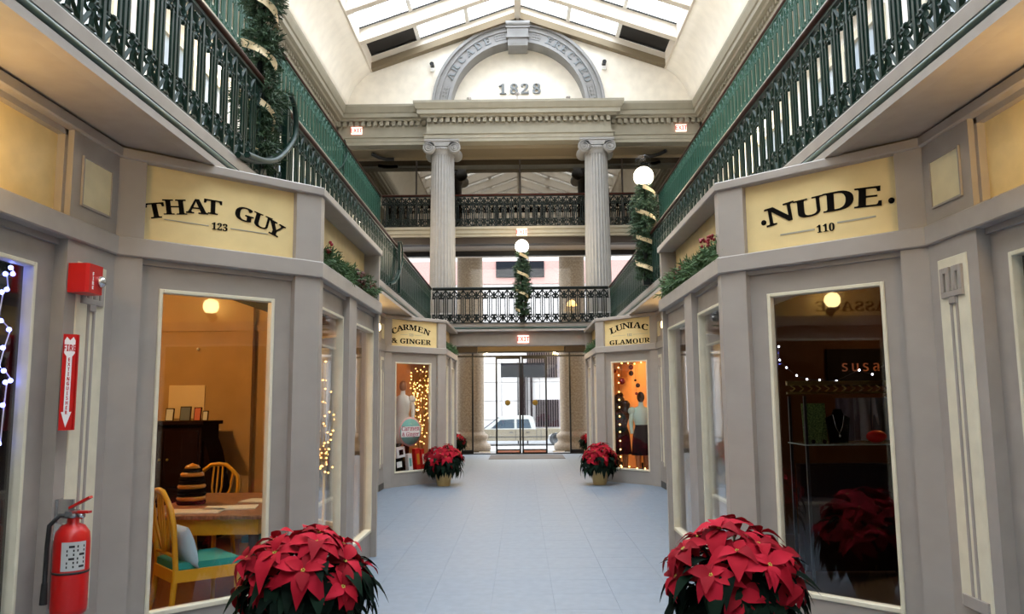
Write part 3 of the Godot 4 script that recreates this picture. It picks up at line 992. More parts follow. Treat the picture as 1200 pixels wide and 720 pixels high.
func build_end_wall() -> void:
	var D := -19.2
	# gable with the arched recess
	var s := S()
	var poly := [Vector2(-4.75, 9.0)]
	for i in 33:
		var a := PI - PI * i / 32.0
		poly.append(Vector2(cos(a) * 1.805, 9.05 + sin(a) * 1.805))
	poly += [Vector2(4.75, 9.0), Vector2(4.75, 10.5), Vector2(0, 12.0), Vector2(-4.75, 10.5)]
	extr(s, poly, Transform3D(Basis(), Vector3(0, 0, D)), -0.42, 0.0)
	var g := obj("wall_back", s, M.plaster)
	tag(g, "cream plaster gable wall above the cornice", "", "", "structure")
	wall("wall_back", -1.8, 1.8, 9.0, 11.0, 19.58, 19.75, "plaster").set_meta("label", "white plaster field inside the arch")
	# entablature across the hall, stepping forward over the columns
	var en := thing("entablature", "grey entablature with dentils and cornice under the arch", "cornice", Vector3(0, 8.08, D))
	var path := [Vector2(-4.65, D), Vector2(-2.32, D), Vector2(-2.32, D + 0.22), Vector2(2.32, D + 0.22), Vector2(2.32, D), Vector2(4.65, D)]
	s = S()
	sweep(s, [Vector2(-0.3, 8.08), Vector2(0.04, 8.08), Vector2(0.04, 8.16), Vector2(0.055, 8.165), Vector2(0.055, 8.25), Vector2(0.09, 8.27), Vector2(0.09, 8.30), Vector2(0.0, 8.315), Vector2(-0.3, 8.32)], path)
	obj("architrave", s, M.cornice_paint, en)
	s = S()
	sweep(s, [Vector2(-0.3, 8.31), Vector2(0.0, 8.31), Vector2(0.0, 8.70), Vector2(-0.3, 8.70)], path)
	obj("frieze", s, M.cornice_paint, en)
	s = S()
	sweep(s, [Vector2(-0.3, 8.69), Vector2(0.13, 8.69), Vector2(0.15, 8.73), Vector2(0.22, 8.75), Vector2(0.22, 8.85), Vector2(0.25, 8.87), Vector2(0.31, 9.0), Vector2(0.31, 9.06), Vector2(-0.3, 9.08)], path)
	obj("cornice", s, M.cornice_paint, en)
	s = S()
	for i in 60:
		var x := (i - 29.5) * 0.155
		var z := D + (0.22 if absf(x) < 2.35 else 0.0)
		bb(s, x - 0.045, x + 0.045, 8.575, 8.69, z, z + 0.10)
	tag(obj("dentil_course", s, M.cornice_paint, en), "", "", "", "stuff")
	for e in [-1, 1]:
		var n: String = "left" if e < 0 else "right"
		var t := S()
		var P := plan(e, [[4.65, -9.0], [4.65, 19.2]])
		sweep(t, [Vector2(-0.3, 8.08), Vector2(0.04, 8.08), Vector2(0.055, 8.25), Vector2(0.0, 8.31), Vector2(0.0, 8.69), Vector2(0.13, 8.69), Vector2(0.15, 8.73), Vector2(0.22, 8.75), Vector2(0.22, 8.85), Vector2(0.25, 8.87), Vector2(0.29, 9.0), Vector2(0.29, 9.06), Vector2(-0.3, 9.08)], P)
		var c := obj("cornice", t, M.cornice_paint)
		tag(c, "long moulded cornice below the skylight along the %s" % n, "cornice")
		t = S()
		for i in 180:
			var z := -19.1 + i * 0.155
			bb(t, e * 4.65, e * 4.60, 8.6, 8.69, z - 0.045, z + 0.045)
		tag(obj("dentil_course", t, M.cornice_paint, c), "", "", "", "stuff")
		# cove between the cornice and the skylight
		t = S()
		var cv := [[4.42, 9.05], [4.37, 9.25], [4.28, 9.47], [4.17, 9.67], [4.0, 9.87], [3.79, 10.03], [3.79, 10.3], [4.8, 10.3], [4.8, 9.05]]
		var pr := []
		for q in cv:
			pr.append(Vector2(4.65 - q[0], q[1]))
		sweep(t, pr, P, 1)
		var w := obj("wall_" + n, t, M.plaster)
		tag(w, "curved plaster cove below the %s edge of the skylight" % n, "", "", "structure")
		wall("ceiling", e * 4.6, e * 5.8, 8.12, 8.3, -9.0, 23.0, "plaster").set_meta("label", "ceiling of the upper gallery on the %s" % n)
	# arch
	var a := thing("arch", "grey moulded arch lettered ARCADE ERECTED with fluted keystone", "arch", Vector3(0, 9.05, D))
	var ctr := Vector3(0, 9.05, D)
	s = S()
	ring(s, ctr, 1.72, 1.80, -0.38, 0.10, 0, PI)
	ring(s, ctr, 1.79, 2.02, 0.0, 0.05, 0, PI)
	ring(s, ctr, 2.02, 2.07, 0.0, 0.09, 0, PI)
	ring(s, ctr, 2.07, 2.14, 0.0, 0.07, 0, PI)
	ring(s, ctr, 2.14, 2.21, 0.0, 0.13, 0, PI)
	obj("archivolt", s, M.arch_paint, a)
	s = S()
	extr(s, [Vector2(-0.25, 10.62), Vector2(0.25, 10.62), Vector2(0.28, 11.1), Vector2(-0.28, 11.1)], Transform3D(Basis(), Vector3(0, 0, D)), 0.0, 0.2)
	bb(s, -0.25, 0.25, 10.62, 10.82, D - 0.3, D + 0.01)
	for i in 8:
		var x := -0.21 + i * 0.06
		bar(s, Vector3(x * 0.92, 10.66, D + 0.2), Vector3(x, 11.08, D + 0.2), 0.035, 0.03, Vector3.RIGHT)
	bb(s, -0.3, 0.3, 10.82, 10.86, D, D + 0.25)
	bb(s, -0.31, 0.31, 11.09, 11.27, D, D + 0.24)
	tube(s, [Vector3(-0.31, 11.2, D + 0.22), Vector3(0.31, 11.2, D + 0.22)], 0.07, 10)
	obj("keystone", s, M.arch_paint, a)
	for w in [["ARCADE", [154.0, 147.0, 139.0, 130.5, 122.0, 114.5]], ["ERECTED", [65.0, 58.5, 52.0, 44.5, 37.0, 29.5, 22.5]]]:
		for i in w[1].size():
			var an: float = deg_to_rad(w[1][i])
			letters(a, w[0][i], Transform3D(Basis(Vector3(0, 0, 1), an - PI / 2), ctr + Vector3(cos(an), sin(an), 0) * 1.825 + Vector3(0, 0, 0.05)), 0.175, M.arch_letter, "letter", 1.1, 0.03)
	for q in [[100.0, 108.0], [72.0, 80.0], [163.0, 175.0], [5.0, 17.0]]:
		s = S()
		var q0: float = deg_to_rad(q[0])
		var q1: float = deg_to_rad(q[1])
		for r in [1.84, 1.91, 1.98]:
			ring(s, ctr, r - 0.013, r + 0.013, 0.04, 0.075, q0, q1, 4)
		for t in 4:
			var m := lerpf(q0, q1, (t + 0.5) / 4.0)
			ring(s, ctr, 1.83, 1.99, 0.04, 0.07, m - 0.008, m + 0.008, 1)
		obj("fret", s, M.arch_paint, a)
	var nums := thing("date_numerals", "raised grey 1828 numerals on the white wall inside the arch", "numerals", Vector3(0, 9.5, -19.58))
	for i in 4:
		letters(nums, "1828"[i], Transform3D(Basis(), Vector3([-0.43, -0.13, 0.15, 0.46][i] + 0.02, 9.55, -19.575)), 0.27, M.arch_letter, "numeral", 1.15, 0.05)
	column(-1.92, "left fluted column with spiral scroll capital")
	column(1.94, "right fluted column with spiral scroll capital")
	exit_sign(Vector3(-4.13, 8.47, D + 0.05), "small lit exit sign at left end of the frieze")
	exit_sign(Vector3(4.12, 8.44, D + 0.05), "small lit exit sign at right end of the frieze")
	exit_sign(Vector3(0.06, 5.93, -19.78), "lit exit sign on the upper cross gallery edge above the globe lamp")
	exit_sign(Vector3(0.06, 3.07, -18.69), "lit exit sign on the beam over the entrance doors")
	# small fittings on the gable
	for e in [-1, 1]:
		var cm := thing("security_camera", "small dark camera on gable %s of the arch" % ("left" if e < 0 else "right"), "camera", Vector3(e * 2.2, 10.13, D + 0.1))
		s = S()
		tube(s, [Vector3(e * 2.2, 10.16, D + 0.02), Vector3(e * 2.2, 10.16, D + 0.2)], 0.055, 12)
		obj("body", s, M.black_metal, cm)
		s = S()
		bb(s, e * 2.2 - 0.05, e * 2.2 + 0.05, 10.02, 10.10, D, D + 0.08)
		obj("bracket", s, M.white_plastic, cm)
	for i in 3:
		var x: float = [-1.25, -0.03, 1.25][i]
		var h: float = [0.09, 0.2, 0.09][i]
		var sp := thing("spotlight", ["small spotlight on cornice at left foot of the arch", "taller spotlight on cornice below the 1828 numerals", "small spotlight on cornice at right foot of the arch"][i], "spotlight", Vector3(x, 9.07, D + 0.28), "")
		s = S()
		bar(s, Vector3(x, 9.07, D + 0.28), Vector3(x, 9.07 + h, D + 0.28), 0.025, 0.025)
		obj("stem", s, M.grey_paint, sp)
		s = S()
		tube(s, [Vector3(x - 0.02, 9.07 + h, D + 0.33), Vector3(x + 0.03, 9.12 + h, D + 0.22)], 0.04, 10)
		obj("head", s, M.grey_paint, sp)
	# upper glass screen behind the cross gallery, and the dark room behind it
	s = S()
	bb(s, -5.5, 5.5, 6.1, 6.16, -20.3, -20.38)
	for x in [-4.6, -2.75, 0.02, 2.75, 4.6]:
		bb(s, x - 0.02, x + 0.02, 6.1, 8.04, -20.3, -20.36)
	var wn := obj("window_1", s, M.dark_beam)
	var hs := S()
	bb(hs, -5.5, 5.5, 8.03, 8.1, -20.28, -20.38)
	obj("head_beam", hs, M.tan_soffit, wn)
	tag(wn, "dark framed glass screen of the top storey reflecting the skylight", "", "", "structure")
	var pan := [-5.5, -4.6, -2.75, 0.02, 2.75, 4.6, 5.5]
	for i in 6:
		s = S()
		bb(s, pan[i], pan[i + 1], 6.16, 8.03, -20.32, -20.33)
		obj("pane", s, M.screen_glass, wn)
	wall("wall_back", -5.8, 5.8, 5.9, 8.3, 22.6, 22.8, "dark_wall")
	wall("ceiling", -5.8, 5.8, 8.1, 8.3, 19.62, 22.8, "tan_soffit")
	wall("floor", -5.8, 5.8, 5.9, 6.1, 22.0, 22.8, "dark_wall")
	wall("wall_back", -5.8, -4.6, 8.1, 9.1, 19.2, 19.6, "plaster")
	wall("wall_back", 4.6, 5.8, 8.1, 9.1, 19.2, 19.6, "plaster")
	for e in [-1, 1]:
		s = S()
		tube(s, [Vector3(e * 3.3, 7.98, -20.0), Vector3(e * 3.5, 7.97, -19.98), Vector3(e * 3.7, 8.0, -19.9), Vector3(e * 3.85, 8.06, -19.8)], 0.05, 8)
		tag(obj("duct_pipe", s, M.black_metal), "black bent pipe under the ceiling at the %s" % ("left" if e < 0 else "right"), "pipe")
	# second-storey glass front
	s = S()
	for x in [-3.74, -2.02, 2.02, 3.74]:
		bb(s, x - 0.035, x + 0.035, 3.44, 5.86, -22.0, -22.08)
	bb(s, -3.75, 3.75, 5.72, 5.86, -21.98, -22.1)
	bb(s, -3.75, 3.75, 3.44, 3.52, -21.98, -22.1)
	wn = obj("window_2", s, M.black_metal)
	tag(wn, "tall second storey glass front looking onto the street", "", "", "structure")
	pan = [-3.74, -2.02, -0.7, 0.7, 2.02, 3.74]
	for i in 5:
		s = S()
		bb(s, pan[i] + 0.002, pan[i + 1] - 0.002, 3.52, 5.72, -22.03, -22.04)
		obj("pane", s, M.glass, wn)
	for e in [-1, 1]:
		wall("wall_back", e * 3.75, e * 7.2, 3.44, 8.3, 22.0, 22.2, "plaster")
		wall("wall_back", e * 2.3, e * 7.2, -0.2, 3.26, 24.0, 24.3, "grey_paint")
	wall("wall_back", -7.2, 7.2, 5.86, 12.0, 22.8, 23.0, "plaster")
	# entrance doors
	wall("wall_back", -2.3, 2.3, 3.12, 3.26, 24.0, 24.2, "tan_soffit").set_meta("label", "tan door head above the glass doors")
	var dr := thing("door_1", "", "", Vector3(0, 0, -24.1), "", "structure")
	dr.set_meta("label", "black framed glass entrance doors with sidelights and transom")
	s = S()
	for x in [-2.28, -1.49, 1.49, 2.28]:
		bb(s, x - 0.025, x + 0.025, 0.0, 3.12, -24.05, -24.11)
	bb(s, -2.3, 2.3, 2.94, 2.99, -24.05, -24.12)
	bb(s, -2.3, 2.3, 3.07, 3.13, -24.05, -24.12)
	bb(s, -2.3, 2.3, 0.0, 0.02, -24.0, -24.16)
	bb(s, -2.28, -1.49, 0.02, 0.12, -24.05, -24.11)
	bb(s, 1.49, 2.28, 0.02, 0.12, -24.05, -24.11)
	obj("door_frame", s, M.black_metal, dr)
	for e in [-1, 1]:
		s = S()
		bb(s, e * 0.015, e * 0.065, 0.02, 2.94, -24.05, -24.1)
		bb(s, e * 0.735, e * 0.785, 0.02, 2.94, -24.05, -24.1)
		bb(s, e * 0.065, e * 0.735, 0.02, 0.14, -24.05, -24.1)
		bb(s, e * 0.065, e * 0.735, 2.88, 2.94, -24.05, -24.1)
		var lf := obj("door_leaf", s, M.black_metal, dr)
		s = S()
		bb(s, e * 0.066, e * 0.734, 0.14, 2.88, -24.07, -24.08)
		obj("pane", s, M.glass, lf)
		s = S()
		bb(s, e * 0.07, e * 0.73, 0.045, 0.105, -24.045, -24.05)
		obj("door_sticker", s, M.sticker_red, lf, "pale red strip on the bottom rail")
		s = S()
		lathe(s, [[0.0, 0.0], [0.085, 0.0], [0.085, 0.012], [0.06, 0.02], [0.0, 0.02]], 20, Transform3D(Basis(Vector3.RIGHT, PI / 2), Vector3(e * 0.42, 1.54, -24.07)))
		obj("round_plate", s, M.brass, lf, "round brass plate on the glass")
		s = S()
		for q in [[0.79, 1.465, 0.12, 2.94], [1.515, 2.255, 0.12, 2.94], [0.0, 2.28, 2.99, 3.07]]:
			s = S()
			bb(s, e * q[0], e * q[1], q[2], q[3], -24.07, -24.08)
			obj("pane", s, M.glass, dr)
		s = S()
		bb(s, e * 0.95, e * 1.3, 0.045, 0.085, -24.04, -24.048)
		obj("sill_label", s, M.white_plastic, dr)
		s = S()
		bb(s, e * 1.33, e * 2.25, 3.06, 3.24, -23.7, -24.0, 0.01)
		tag(obj("air_heater", s, M.dark_beam), "dark box over the %s sidelight of the doors" % ("left" if e < 0 else "right"), "heater")
	s = S()
	bb(s, -0.92, 1.2, 0.0, 0.012, -21.9, -23.5, 0.0)
	var mt := obj("door_mat", s, M.mat_grey)
	tag(mt, "flat dark grey mat before the glass doors", "mat")

# ---------- skylight ----------
func build_roof() -> void:
	var sk := thing("skylight", "long pitched glass skylight with white rafters", "skylight", Vector3(0, 10.04, -5.0))
	var chev := [Vector2(-3.79, 10.04), Vector2(0, 11.38), Vector2(3.79, 10.04), Vector2(3.79, 10.42), Vector2(0, 11.76), Vector2(-3.79, 10.42)]
	var step := 1.475
	var slope := Vector2(3.79, -1.34).normalized()
	var L := Vector2(3.79, 1.34).length()
	for k in 20:
		var z := -19.2 + k * step
		var s := S()
		extr(s, chev, Transform3D(Basis(), Vector3(0, 0, z)), 0.0, 0.19)
		obj("rafter", s, M.rafter_paint, sk)
		if k == 0:  # end rafter: tan strip paints in the shade on its underside
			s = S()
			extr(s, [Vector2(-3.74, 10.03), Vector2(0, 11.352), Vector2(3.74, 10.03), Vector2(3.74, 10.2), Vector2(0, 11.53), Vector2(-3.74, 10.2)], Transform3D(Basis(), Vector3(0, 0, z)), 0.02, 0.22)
			obj("rake_shade_strip", s, M.tan_soffit, sk, "tan strip painted as the shaded underside of the gable rafter")
		if k == 19:
			break
		for e in [-1, 1]:
			var f := Transform3D(Basis(Vector3(e * slope.x, slope.y, 0), Vector3(-e * slope.y, slope.x, 0) if e > 0 else Vector3(slope.y * -1, slope.x, 0) * Vector3(-1, 1, 1), Vector3(0, 0, e)), Vector3(0, 11.72, z + (0.19 if e > 0 else step)))
			var zl := step - 0.19
			for j in 3:
				var u0 := 0.05 + j * (L - 0.05) / 3.0
				var u1 := 0.05 + (j + 1) * (L - 0.05) / 3.0
				var t := S()
				xbox(t, f, Vector3(u0, -0.03, 0), Vector3(u0 + 0.05, 0.0, zl))
				xbox(t, f, Vector3(u1 - 0.05, -0.03, 0), Vector3(u1, 0.0, zl))
				xbox(t, f, Vector3(u0 + 0.05, -0.03, 0), Vector3(u1 - 0.05, 0.0, 0.04))
				xbox(t, f, Vector3(u0 + 0.05, -0.03, zl - 0.04), Vector3(u1 - 0.05, 0.0, zl))
				var fr := obj("pane_frame", t, M.white_paint, sk)
				t = S()
				xbox(t, f, Vector3(u0 + 0.04, -0.012, 0.03), Vector3(u1 - 0.04, -0.006, zl - 0.03))
				t = S()
				xbox(t, f, Vector3(u0 + 0.05, -0.036, 0.04 if e > 0 else zl - 0.08), Vector3(u1 - 0.05, -0.012, 0.08 if e > 0 else zl - 0.04))
				obj("gasket", t, M.rubber, fr)
				t = S()
				xbox(t, f, Vector3(u0 + 0.04, -0.012, 0.03), Vector3(u1 - 0.04, -0.006, zl - 0.03))
				if k == 0 and j == 2:
					obj("blind_pane", t, M.black_metal, fr, "blacked out lowest pane")
				else:
					obj("pane", t, M.skylight_glass, fr)
	for e in [-1, 1]:
		var s := S()
		bb(s, e * 3.74, e * 4.0, 10.03, 10.46, 9.2, -19.2)
		obj("curb", s, M.rafter_paint, sk)
	var r := S()
	bb(r, -0.08, 0.08, 11.34, 11.8, 9.2, -19.2)
	obj("ridge_beam", r, M.rafter_paint, sk)

# ---------- the street beyond the doors ----------
func build_street() -> void:
	wall("floor", -9.0, 9.0, -0.3, 0.0, 24.3, 28.2, "pavement").set_meta("label", "pale stone floor of the porch outside the doors")
	for k in 3:
		wall("floor", -9.0, 9.0, -1.2, -0.24 * (k + 1), 28.2 + k * 0.35, 28.55 + k * 0.35, "pavement")
	wall("floor", -45.0, 45.0, -1.2, -0.95, 28.5, 70.0, "asphalt").set_meta("label", "grey street surface in front of the porch")
	for x in [-1.66, 1.70]:
		var c := thing("stone_column", "weathered tan stone porch column outside the doors, %s one" % ("left" if x < 0 else "right"), "column", Vector3(x, 0, -25.5))
		var s := S()
		lathe(s, [[0.45, 0.6], [0.45, 2.0], [0.44, 4.0], [0.41, 6.75]], 40, Transform3D(Basis(), Vector3(x, 0, -25.5)))
		obj("shaft", s, M.stone, c)
		s = S()
		lathe(s, [[0.0, 0.0], [0.62, 0.0], [0.66, 0.06], [0.67, 0.13], [0.64, 0.22], [0.57, 0.25], [0.53, 0.32], [0.55, 0.38], [0.585, 0.44], [0.57, 0.52], [0.5, 0.56], [0.45, 0.62]], 40, Transform3D(Basis(), Vector3(x, 0, -25.5)))
		obj("base", s, M.stone, c, "moulded round column base")
	wall("ceiling", -9.0, 9.0, 6.75, 7.6, 23.0, 27.0, "white_paint").set_meta("label", "underside of the porch roof")
	for e in [-1, 1]:
		wall("wall_back", e * 4.6, e * 9.0, 0.0, 6.8, 24.4, 26.5, "stone").set_meta("label", "stone pier of the porch on the %s" % ("left" if e < 0 else "right"))
	# building across the street
	var b := thing("building", "pale office building with dark louvres and sign across the street", "building", Vector3(0, -0.95, -53.0))
	var s := S()
	bb(s, -16.0, 16.0, -0.95, 14.0, -53.0, -54.0)
	obj("wall", s, M.pale_wall, b)
	s = S()
	bb(s, -16.0, 16.0, 9.55, 11.15, -52.9, -53.0)
	obj("brick_band", s, M.pink_brick, b, "pale pink brick band")
	for r in 5:
		for q in 9:
			var x := -11.5 + q * 2.55
			var y := -0.9 + r * 1.25
			s = S()
			xbox(s, Transform3D(Basis(), Vector3(x, y, -53.0)), Vector3(0, 0, 0), Vector3(2.5, 1.2, 0.06), 0.02)
			obj("panel", s, M.pale_wall, b)
	for q in [[0.95, 2.6, -0.15, 1.66], [0.4, 2.6, 3.15, 5.05]]:
		s = S()
		bb(s, q[0], q[1], q[2], q[3], -52.9, -52.95)
		var lv := obj("louvre_back", s, M.louvre_light, b)
		var n := int((q[1] - q[0]) / 0.16)
		for i in n:
			s = S()
			bb(s, q[0] + i * 0.16, q[0] + i * 0.16 + 0.09, q[2], q[3], -52.8, -52.9)
			obj("slat", s, M.louvre_dark, lv)
	s = S()
	bb(s, -1.65, 1.64, 10.0, 11.1, -52.75, -52.95)
	obj("window", s, M.blue_dark, b, "wide dark blue window")
	s = S()
	bb(s, -0.1, 0.3, -0.95, 3.2, -52.7, -52.9)
	bb(s, 0.6, 0.75, -0.95, 3.2, -52.7, -52.9)
	obj("dark_post", s, M.louvre_dark, b)
	var sg := S()
	bb(sg, -1.22, 1.42, 3.0, 3.86, -47.0, -47.1)
	var so := obj("hanging_sign", sg, M.blue_dark)
	tag(so, "blank dark grey board hanging over the street beyond the doors", "sign")
	so.set_meta("kind", "")
	so.remove_meta("kind")
	sg = S()
	for x in [-0.2, 0.35]:
		bb(sg, x - 0.04, x + 0.04, -0.95, 3.9, -47.1, -47.17)
	obj("post", sg, M.black_metal, so)
	truck()

func truck() -> void:
	var t := thing("pickup_truck", "tan and white pickup truck parked across the street", "truck", Vector3(0, -0.95, -45.0))
	var z0 := -0.85
	var F := Transform3D(Basis(), Vector3(0, 0, -45.0))
	var s := S()
	extr(s, [Vector2(-3.9, -0.62), Vector2(-3.95, -0.3), Vector2(-3.7, -0.12), Vector2(-2.15, -0.02), Vector2(0.8, -0.02), Vector2(3.0, -0.02), Vector2(3.05, -0.62), Vector2(2.45, -0.66), Vector2(2.35, -0.35), Vector2(1.95, -0.2), Vector2(1.55, -0.35), Vector2(1.45, -0.66), Vector2(-2.2, -0.66), Vector2(-2.3, -0.35), Vector2(-2.7, -0.2), Vector2(-3.1, -0.35), Vector2(-3.2, -0.64)], F, -1.7, 0.0)
	obj("body", s, M.truck_tan, t)
	s = S()
	extr(s, [Vector2(-2.15, -0.03), Vector2(-1.25, 0.66), Vector2(-0.9, 0.74), Vector2(0.45, 0.74), Vector2(0.68, 0.62), Vector2(0.82, -0.03)], F, -1.6, -0.08)
	obj("cab", s, M.truck_white, t)
	for q in [[[-1.75, 0.04], [-1.2, 0.52], [-0.42, 0.55], [-0.42, 0.04]], [[-0.28, 0.04], [-0.28, 0.55], [0.40, 0.55], [0.55, 0.04]]]:
		s = S()
		var pl := []
		for p in q:
			pl.append(Vector2(p[0], p[1]))
		extr(s, pl, F, -0.1, -0.065)
		obj("side_window", s, M.car_glass, t)
	s = S()
	extr(s, [Vector2(-2.12, 0.02), Vector2(-1.3, 0.64), Vector2(-1.34, 0.67), Vector2(-2.2, 0.03)], F, -1.5, -0.15)
	obj("windscreen", s, M.car_glass, t)
	for x in [-2.7, 1.95]:
		s = S()
		lathe(s, [[0.0, -0.12], [0.3, -0.12], [0.36, -0.09], [0.36, 0.09], [0.3, 0.12], [0.2, 0.11], [0.18, 0.08], [0.0, 0.08]], 24, Transform3D(Basis(Vector3.RIGHT, PI / 2), Vector3(x, -0.59, -45.12)))
		obj("wheel", s, M.rubber, t)
	s = S()
	for x in [-0.35, 0.85, 1.1]:
		bb(s, x - 0.012, x + 0.012, -0.6, -0.04, -44.985, -45.0)
	bb(s, -3.9, 3.0, -0.46, -0.42, -44.98, -45.0)
	for x in [-0.6, 0.35]:
		bb(s, x - 0.1, x + 0.1, -0.2, -0.16, -44.96, -45.0)
	obj("door_line", s, M.rubber, t)

# ---------- plants and greenery ----------
func leaf_mesh(l: float, w: float, droop: float, fold: float) -> ArrayMesh:  # pointed leaf along +x, its upper face to +y
	var s := S()
	var rows := []
	for i in 6:
		var t := i / 5.0
		var hw: float = w * [0.0, 0.34, 0.5, 0.42, 0.22, 0.0][i]
		var y := -droop * t * t + 0.25 * droop * sin(t * PI)
		rows.append([Vector3(l * t, y + hw * fold, -hw), Vector3(l * t, y, 0), Vector3(l * t, y + hw * fold, hw)])
	for i in 5:
		for j in 2:
			quad(s, rows[i][j], rows[i][j + 1], rows[i + 1][j + 1], rows[i + 1][j], 1)
	return mesh_of(s)

func basis_to(dir: Vector3, up: Vector3) -> Basis:  # x along dir, y near up
	var x := dir.normalized()
	var z := x.cross(up)
	z = z.normalized() if z.length() > 0.01 else Vector3.BACK
	return Basis(x, z.cross(x), z)

func poinsettia(at: Vector3, r: float, h: float, heads: int, sd: int, label: String) -> Node3D:
	var p := thing("poinsettia", label, "potted plant", Vector3.ZERO, "")
	var g := RandomNumberGenerator.new()
	g.seed = sd
	var red := []
	var green := []
	for i in 4:
		red.append(leaf_mesh(0.165 + 0.012 * i, 0.1 + 0.01 * (i % 2), 0.045 + 0.02 * i, 0.3))
		green.append(leaf_mesh(0.16 + 0.015 * i, 0.085, 0.06 + 0.015 * i, 0.2))
	# wrapped pot
	var s := S()
	var k := 48
	var rows := []
	for q in [[0.115, 0.0], [0.12, 0.01], [0.15, 0.2], [0.165, 0.27], [0.185, 0.31]]:
		var row := []
		for j in k:
			var a := TAU * j / k
			var rr: float = q[0] * (1.0 + 0.05 * sin(j * 2.1) * q[1] / 0.3 + 0.03 * (j % 2))
			row.append(Vector3(cos(a) * rr, q[1] + (0.02 * sin(a * 5.0) if q[1] > 0.25 else 0.0), sin(a) * rr))
		rows.append(row)
	for i in 4:
		for j in k:
			var j2 := (j + 1) % k
			quad(s, rows[i + 1][j], rows[i + 1][j2], rows[i][j2], rows[i][j], 1)
	for j in k:
		tri(s, Vector3.ZERO, rows[0][j], rows[0][(j + 1) % k])
	obj("pot_wrap", s, M.foil, p, "crinkled gold paper pot wrap")
	s = S()
	lathe(s, [[0.0, 0.24], [0.15, 0.24]], 24)
	obj("soil", s, M.soil, p)
	# stems and flower heads over a dome
	var top := h - 0.05
	var yc := 0.42
	s = S()
	var centres := []
	for i in heads:
		var t := (i + 0.5) / heads
		var el := asin(clampf(1.0 - 0.76 * t, 0.0, 1.0))
		var az := i * 2.39996 + g.randf_range(-0.2, 0.2)
		var rr := 1.0 + g.randf_range(-0.14, 0.12)
		var n := Vector3(cos(el) * cos(az), sin(el), cos(el) * sin(az))
		var c := Vector3(n.x * (r - 0.10) * rr, yc + n.y * (top - yc) * rr, n.z * (r - 0.10) * rr)
		centres.append([c, (n + Vector3(0, 0.35, 0)).normalized()])
		tube(s, [Vector3(n.x * 0.05, 0.24, n.z * 0.05), Vector3(c.x * 0.5, lerpf(0.25, c.y, 0.6), c.z * 0.5), c], 0.006, 4, false)
	tag(obj("stem", s, M.stem_green, p), "", "", "", "stuff")
	for q in centres:
		var c: Vector3 = q[0]
		var n: Vector3 = q[1]
		var u := n.cross(Vector3(0.3, 0.2, 1)).normalized()
		var v := n.cross(u)
		var off := g.randf() * TAU
		for ring_ in 2:
			var cnt := 6 if ring_ == 0 else 3
			for j in cnt:
				var a := off + TAU * (j + ring_ * 0.5) / cnt + g.randf_range(-0.3, 0.3)
				var d: Vector3 = (u * cos(a) + v * sin(a)) + n * ((0.05 if ring_ == 0 else 0.5) + g.randf_range(-0.15, 0.2)) + Vector3(0, g.randf_range(-0.4, 0.0), 0)
				var sc: float = g.randf_range(0.7, 1.12) * (1.0 if ring_ == 0 else 0.74) * r / 0.46
				inst("bract", red[g.randi() % 4], M[["red_bract", "red_bract_deep", "red_bract_pale"][g.randi() % 3]], p, Transform3D(basis_to(d, n).scaled_local(Vector3.ONE * sc), c + n * 0.008 * ring_))
		s = S()
		for j in 5:
			ball(s, c + n * 0.012 + (u * cos(j * 1.257) + v * sin(j * 1.257)) * 0.009, 0.006, 6)
		obj("flower_centre", s, M.cyathia, p)
	for i in 150:
		var az := i * 2.39996
		var y := g.randf_range(0.38, 0.64) * h / 0.9
		var rad := g.randf_range(0.5, 0.95) * (r - 0.04)
		var n := Vector3(cos(az), 0.0, sin(az))
		var d := n + Vector3(0, g.randf_range(-1.7, -0.2), 0)
		var sc := g.randf_range(0.9, 1.25) * r / 0.46
		inst("leaf", green[g.randi() % 4], M[["leaf_dark", "leaf_deep"][i % 2]], p, Transform3D(basis_to(d, Vector3.UP).scaled_local(Vector3.ONE * sc), n * rad * 0.75 + Vector3(0, y, 0)))
	for i in 70:
		var az := i * 2.39996 + 1.0
		var n := Vector3(cos(az), 0.0, sin(az))
		var y := g.randf_range(0.42, 0.68) * h / 0.9
		inst("leaf", green[g.randi() % 4], M[["leaf_dark", "leaf_deep"][i % 2]], p, Transform3D(basis_to(n + Vector3(0, g.randf_range(-0.5, 0.5), 0), Vector3.UP).scaled_local(Vector3.ONE * g.randf_range(0.9, 1.2) * r / 0.46), n * g.randf_range(0.1, 0.55) * r + Vector3(0, y, 0)))
	p.position = at
	O[p] = at
	return p

func sprig(s: SurfaceTool, at: Vector3, dir: Vector3, l: float, g: RandomNumberGenerator) -> void:  # an evergreen twig with needles
	var b := basis_to(dir, Vector3(g.randf() - 0.5, 1, g.randf() - 0.5))
	var n := 15
	s.set_smooth_group(-1)
	for i in n:
		var t := (i + 0.6) / n
		var c: Vector3 = at + b.x * l * t
		var a := i * 2.4
		var side: Vector3 = b.y * cos(a) + b.z * sin(a)
		var tip: Vector3 = c + (side * 0.75 + b.x * 0.8) * l * 0.36
		var w: Vector3 = b.x.cross(side) * 0.0075
		s.add_vertex(c - w)
		s.add_vertex(c + w)
		s.add_vertex(tip + w * 0.3)
		s.add_vertex(c - w)
		s.add_vertex(tip + w * 0.3)
		s.add_vertex(tip - w * 0.3)

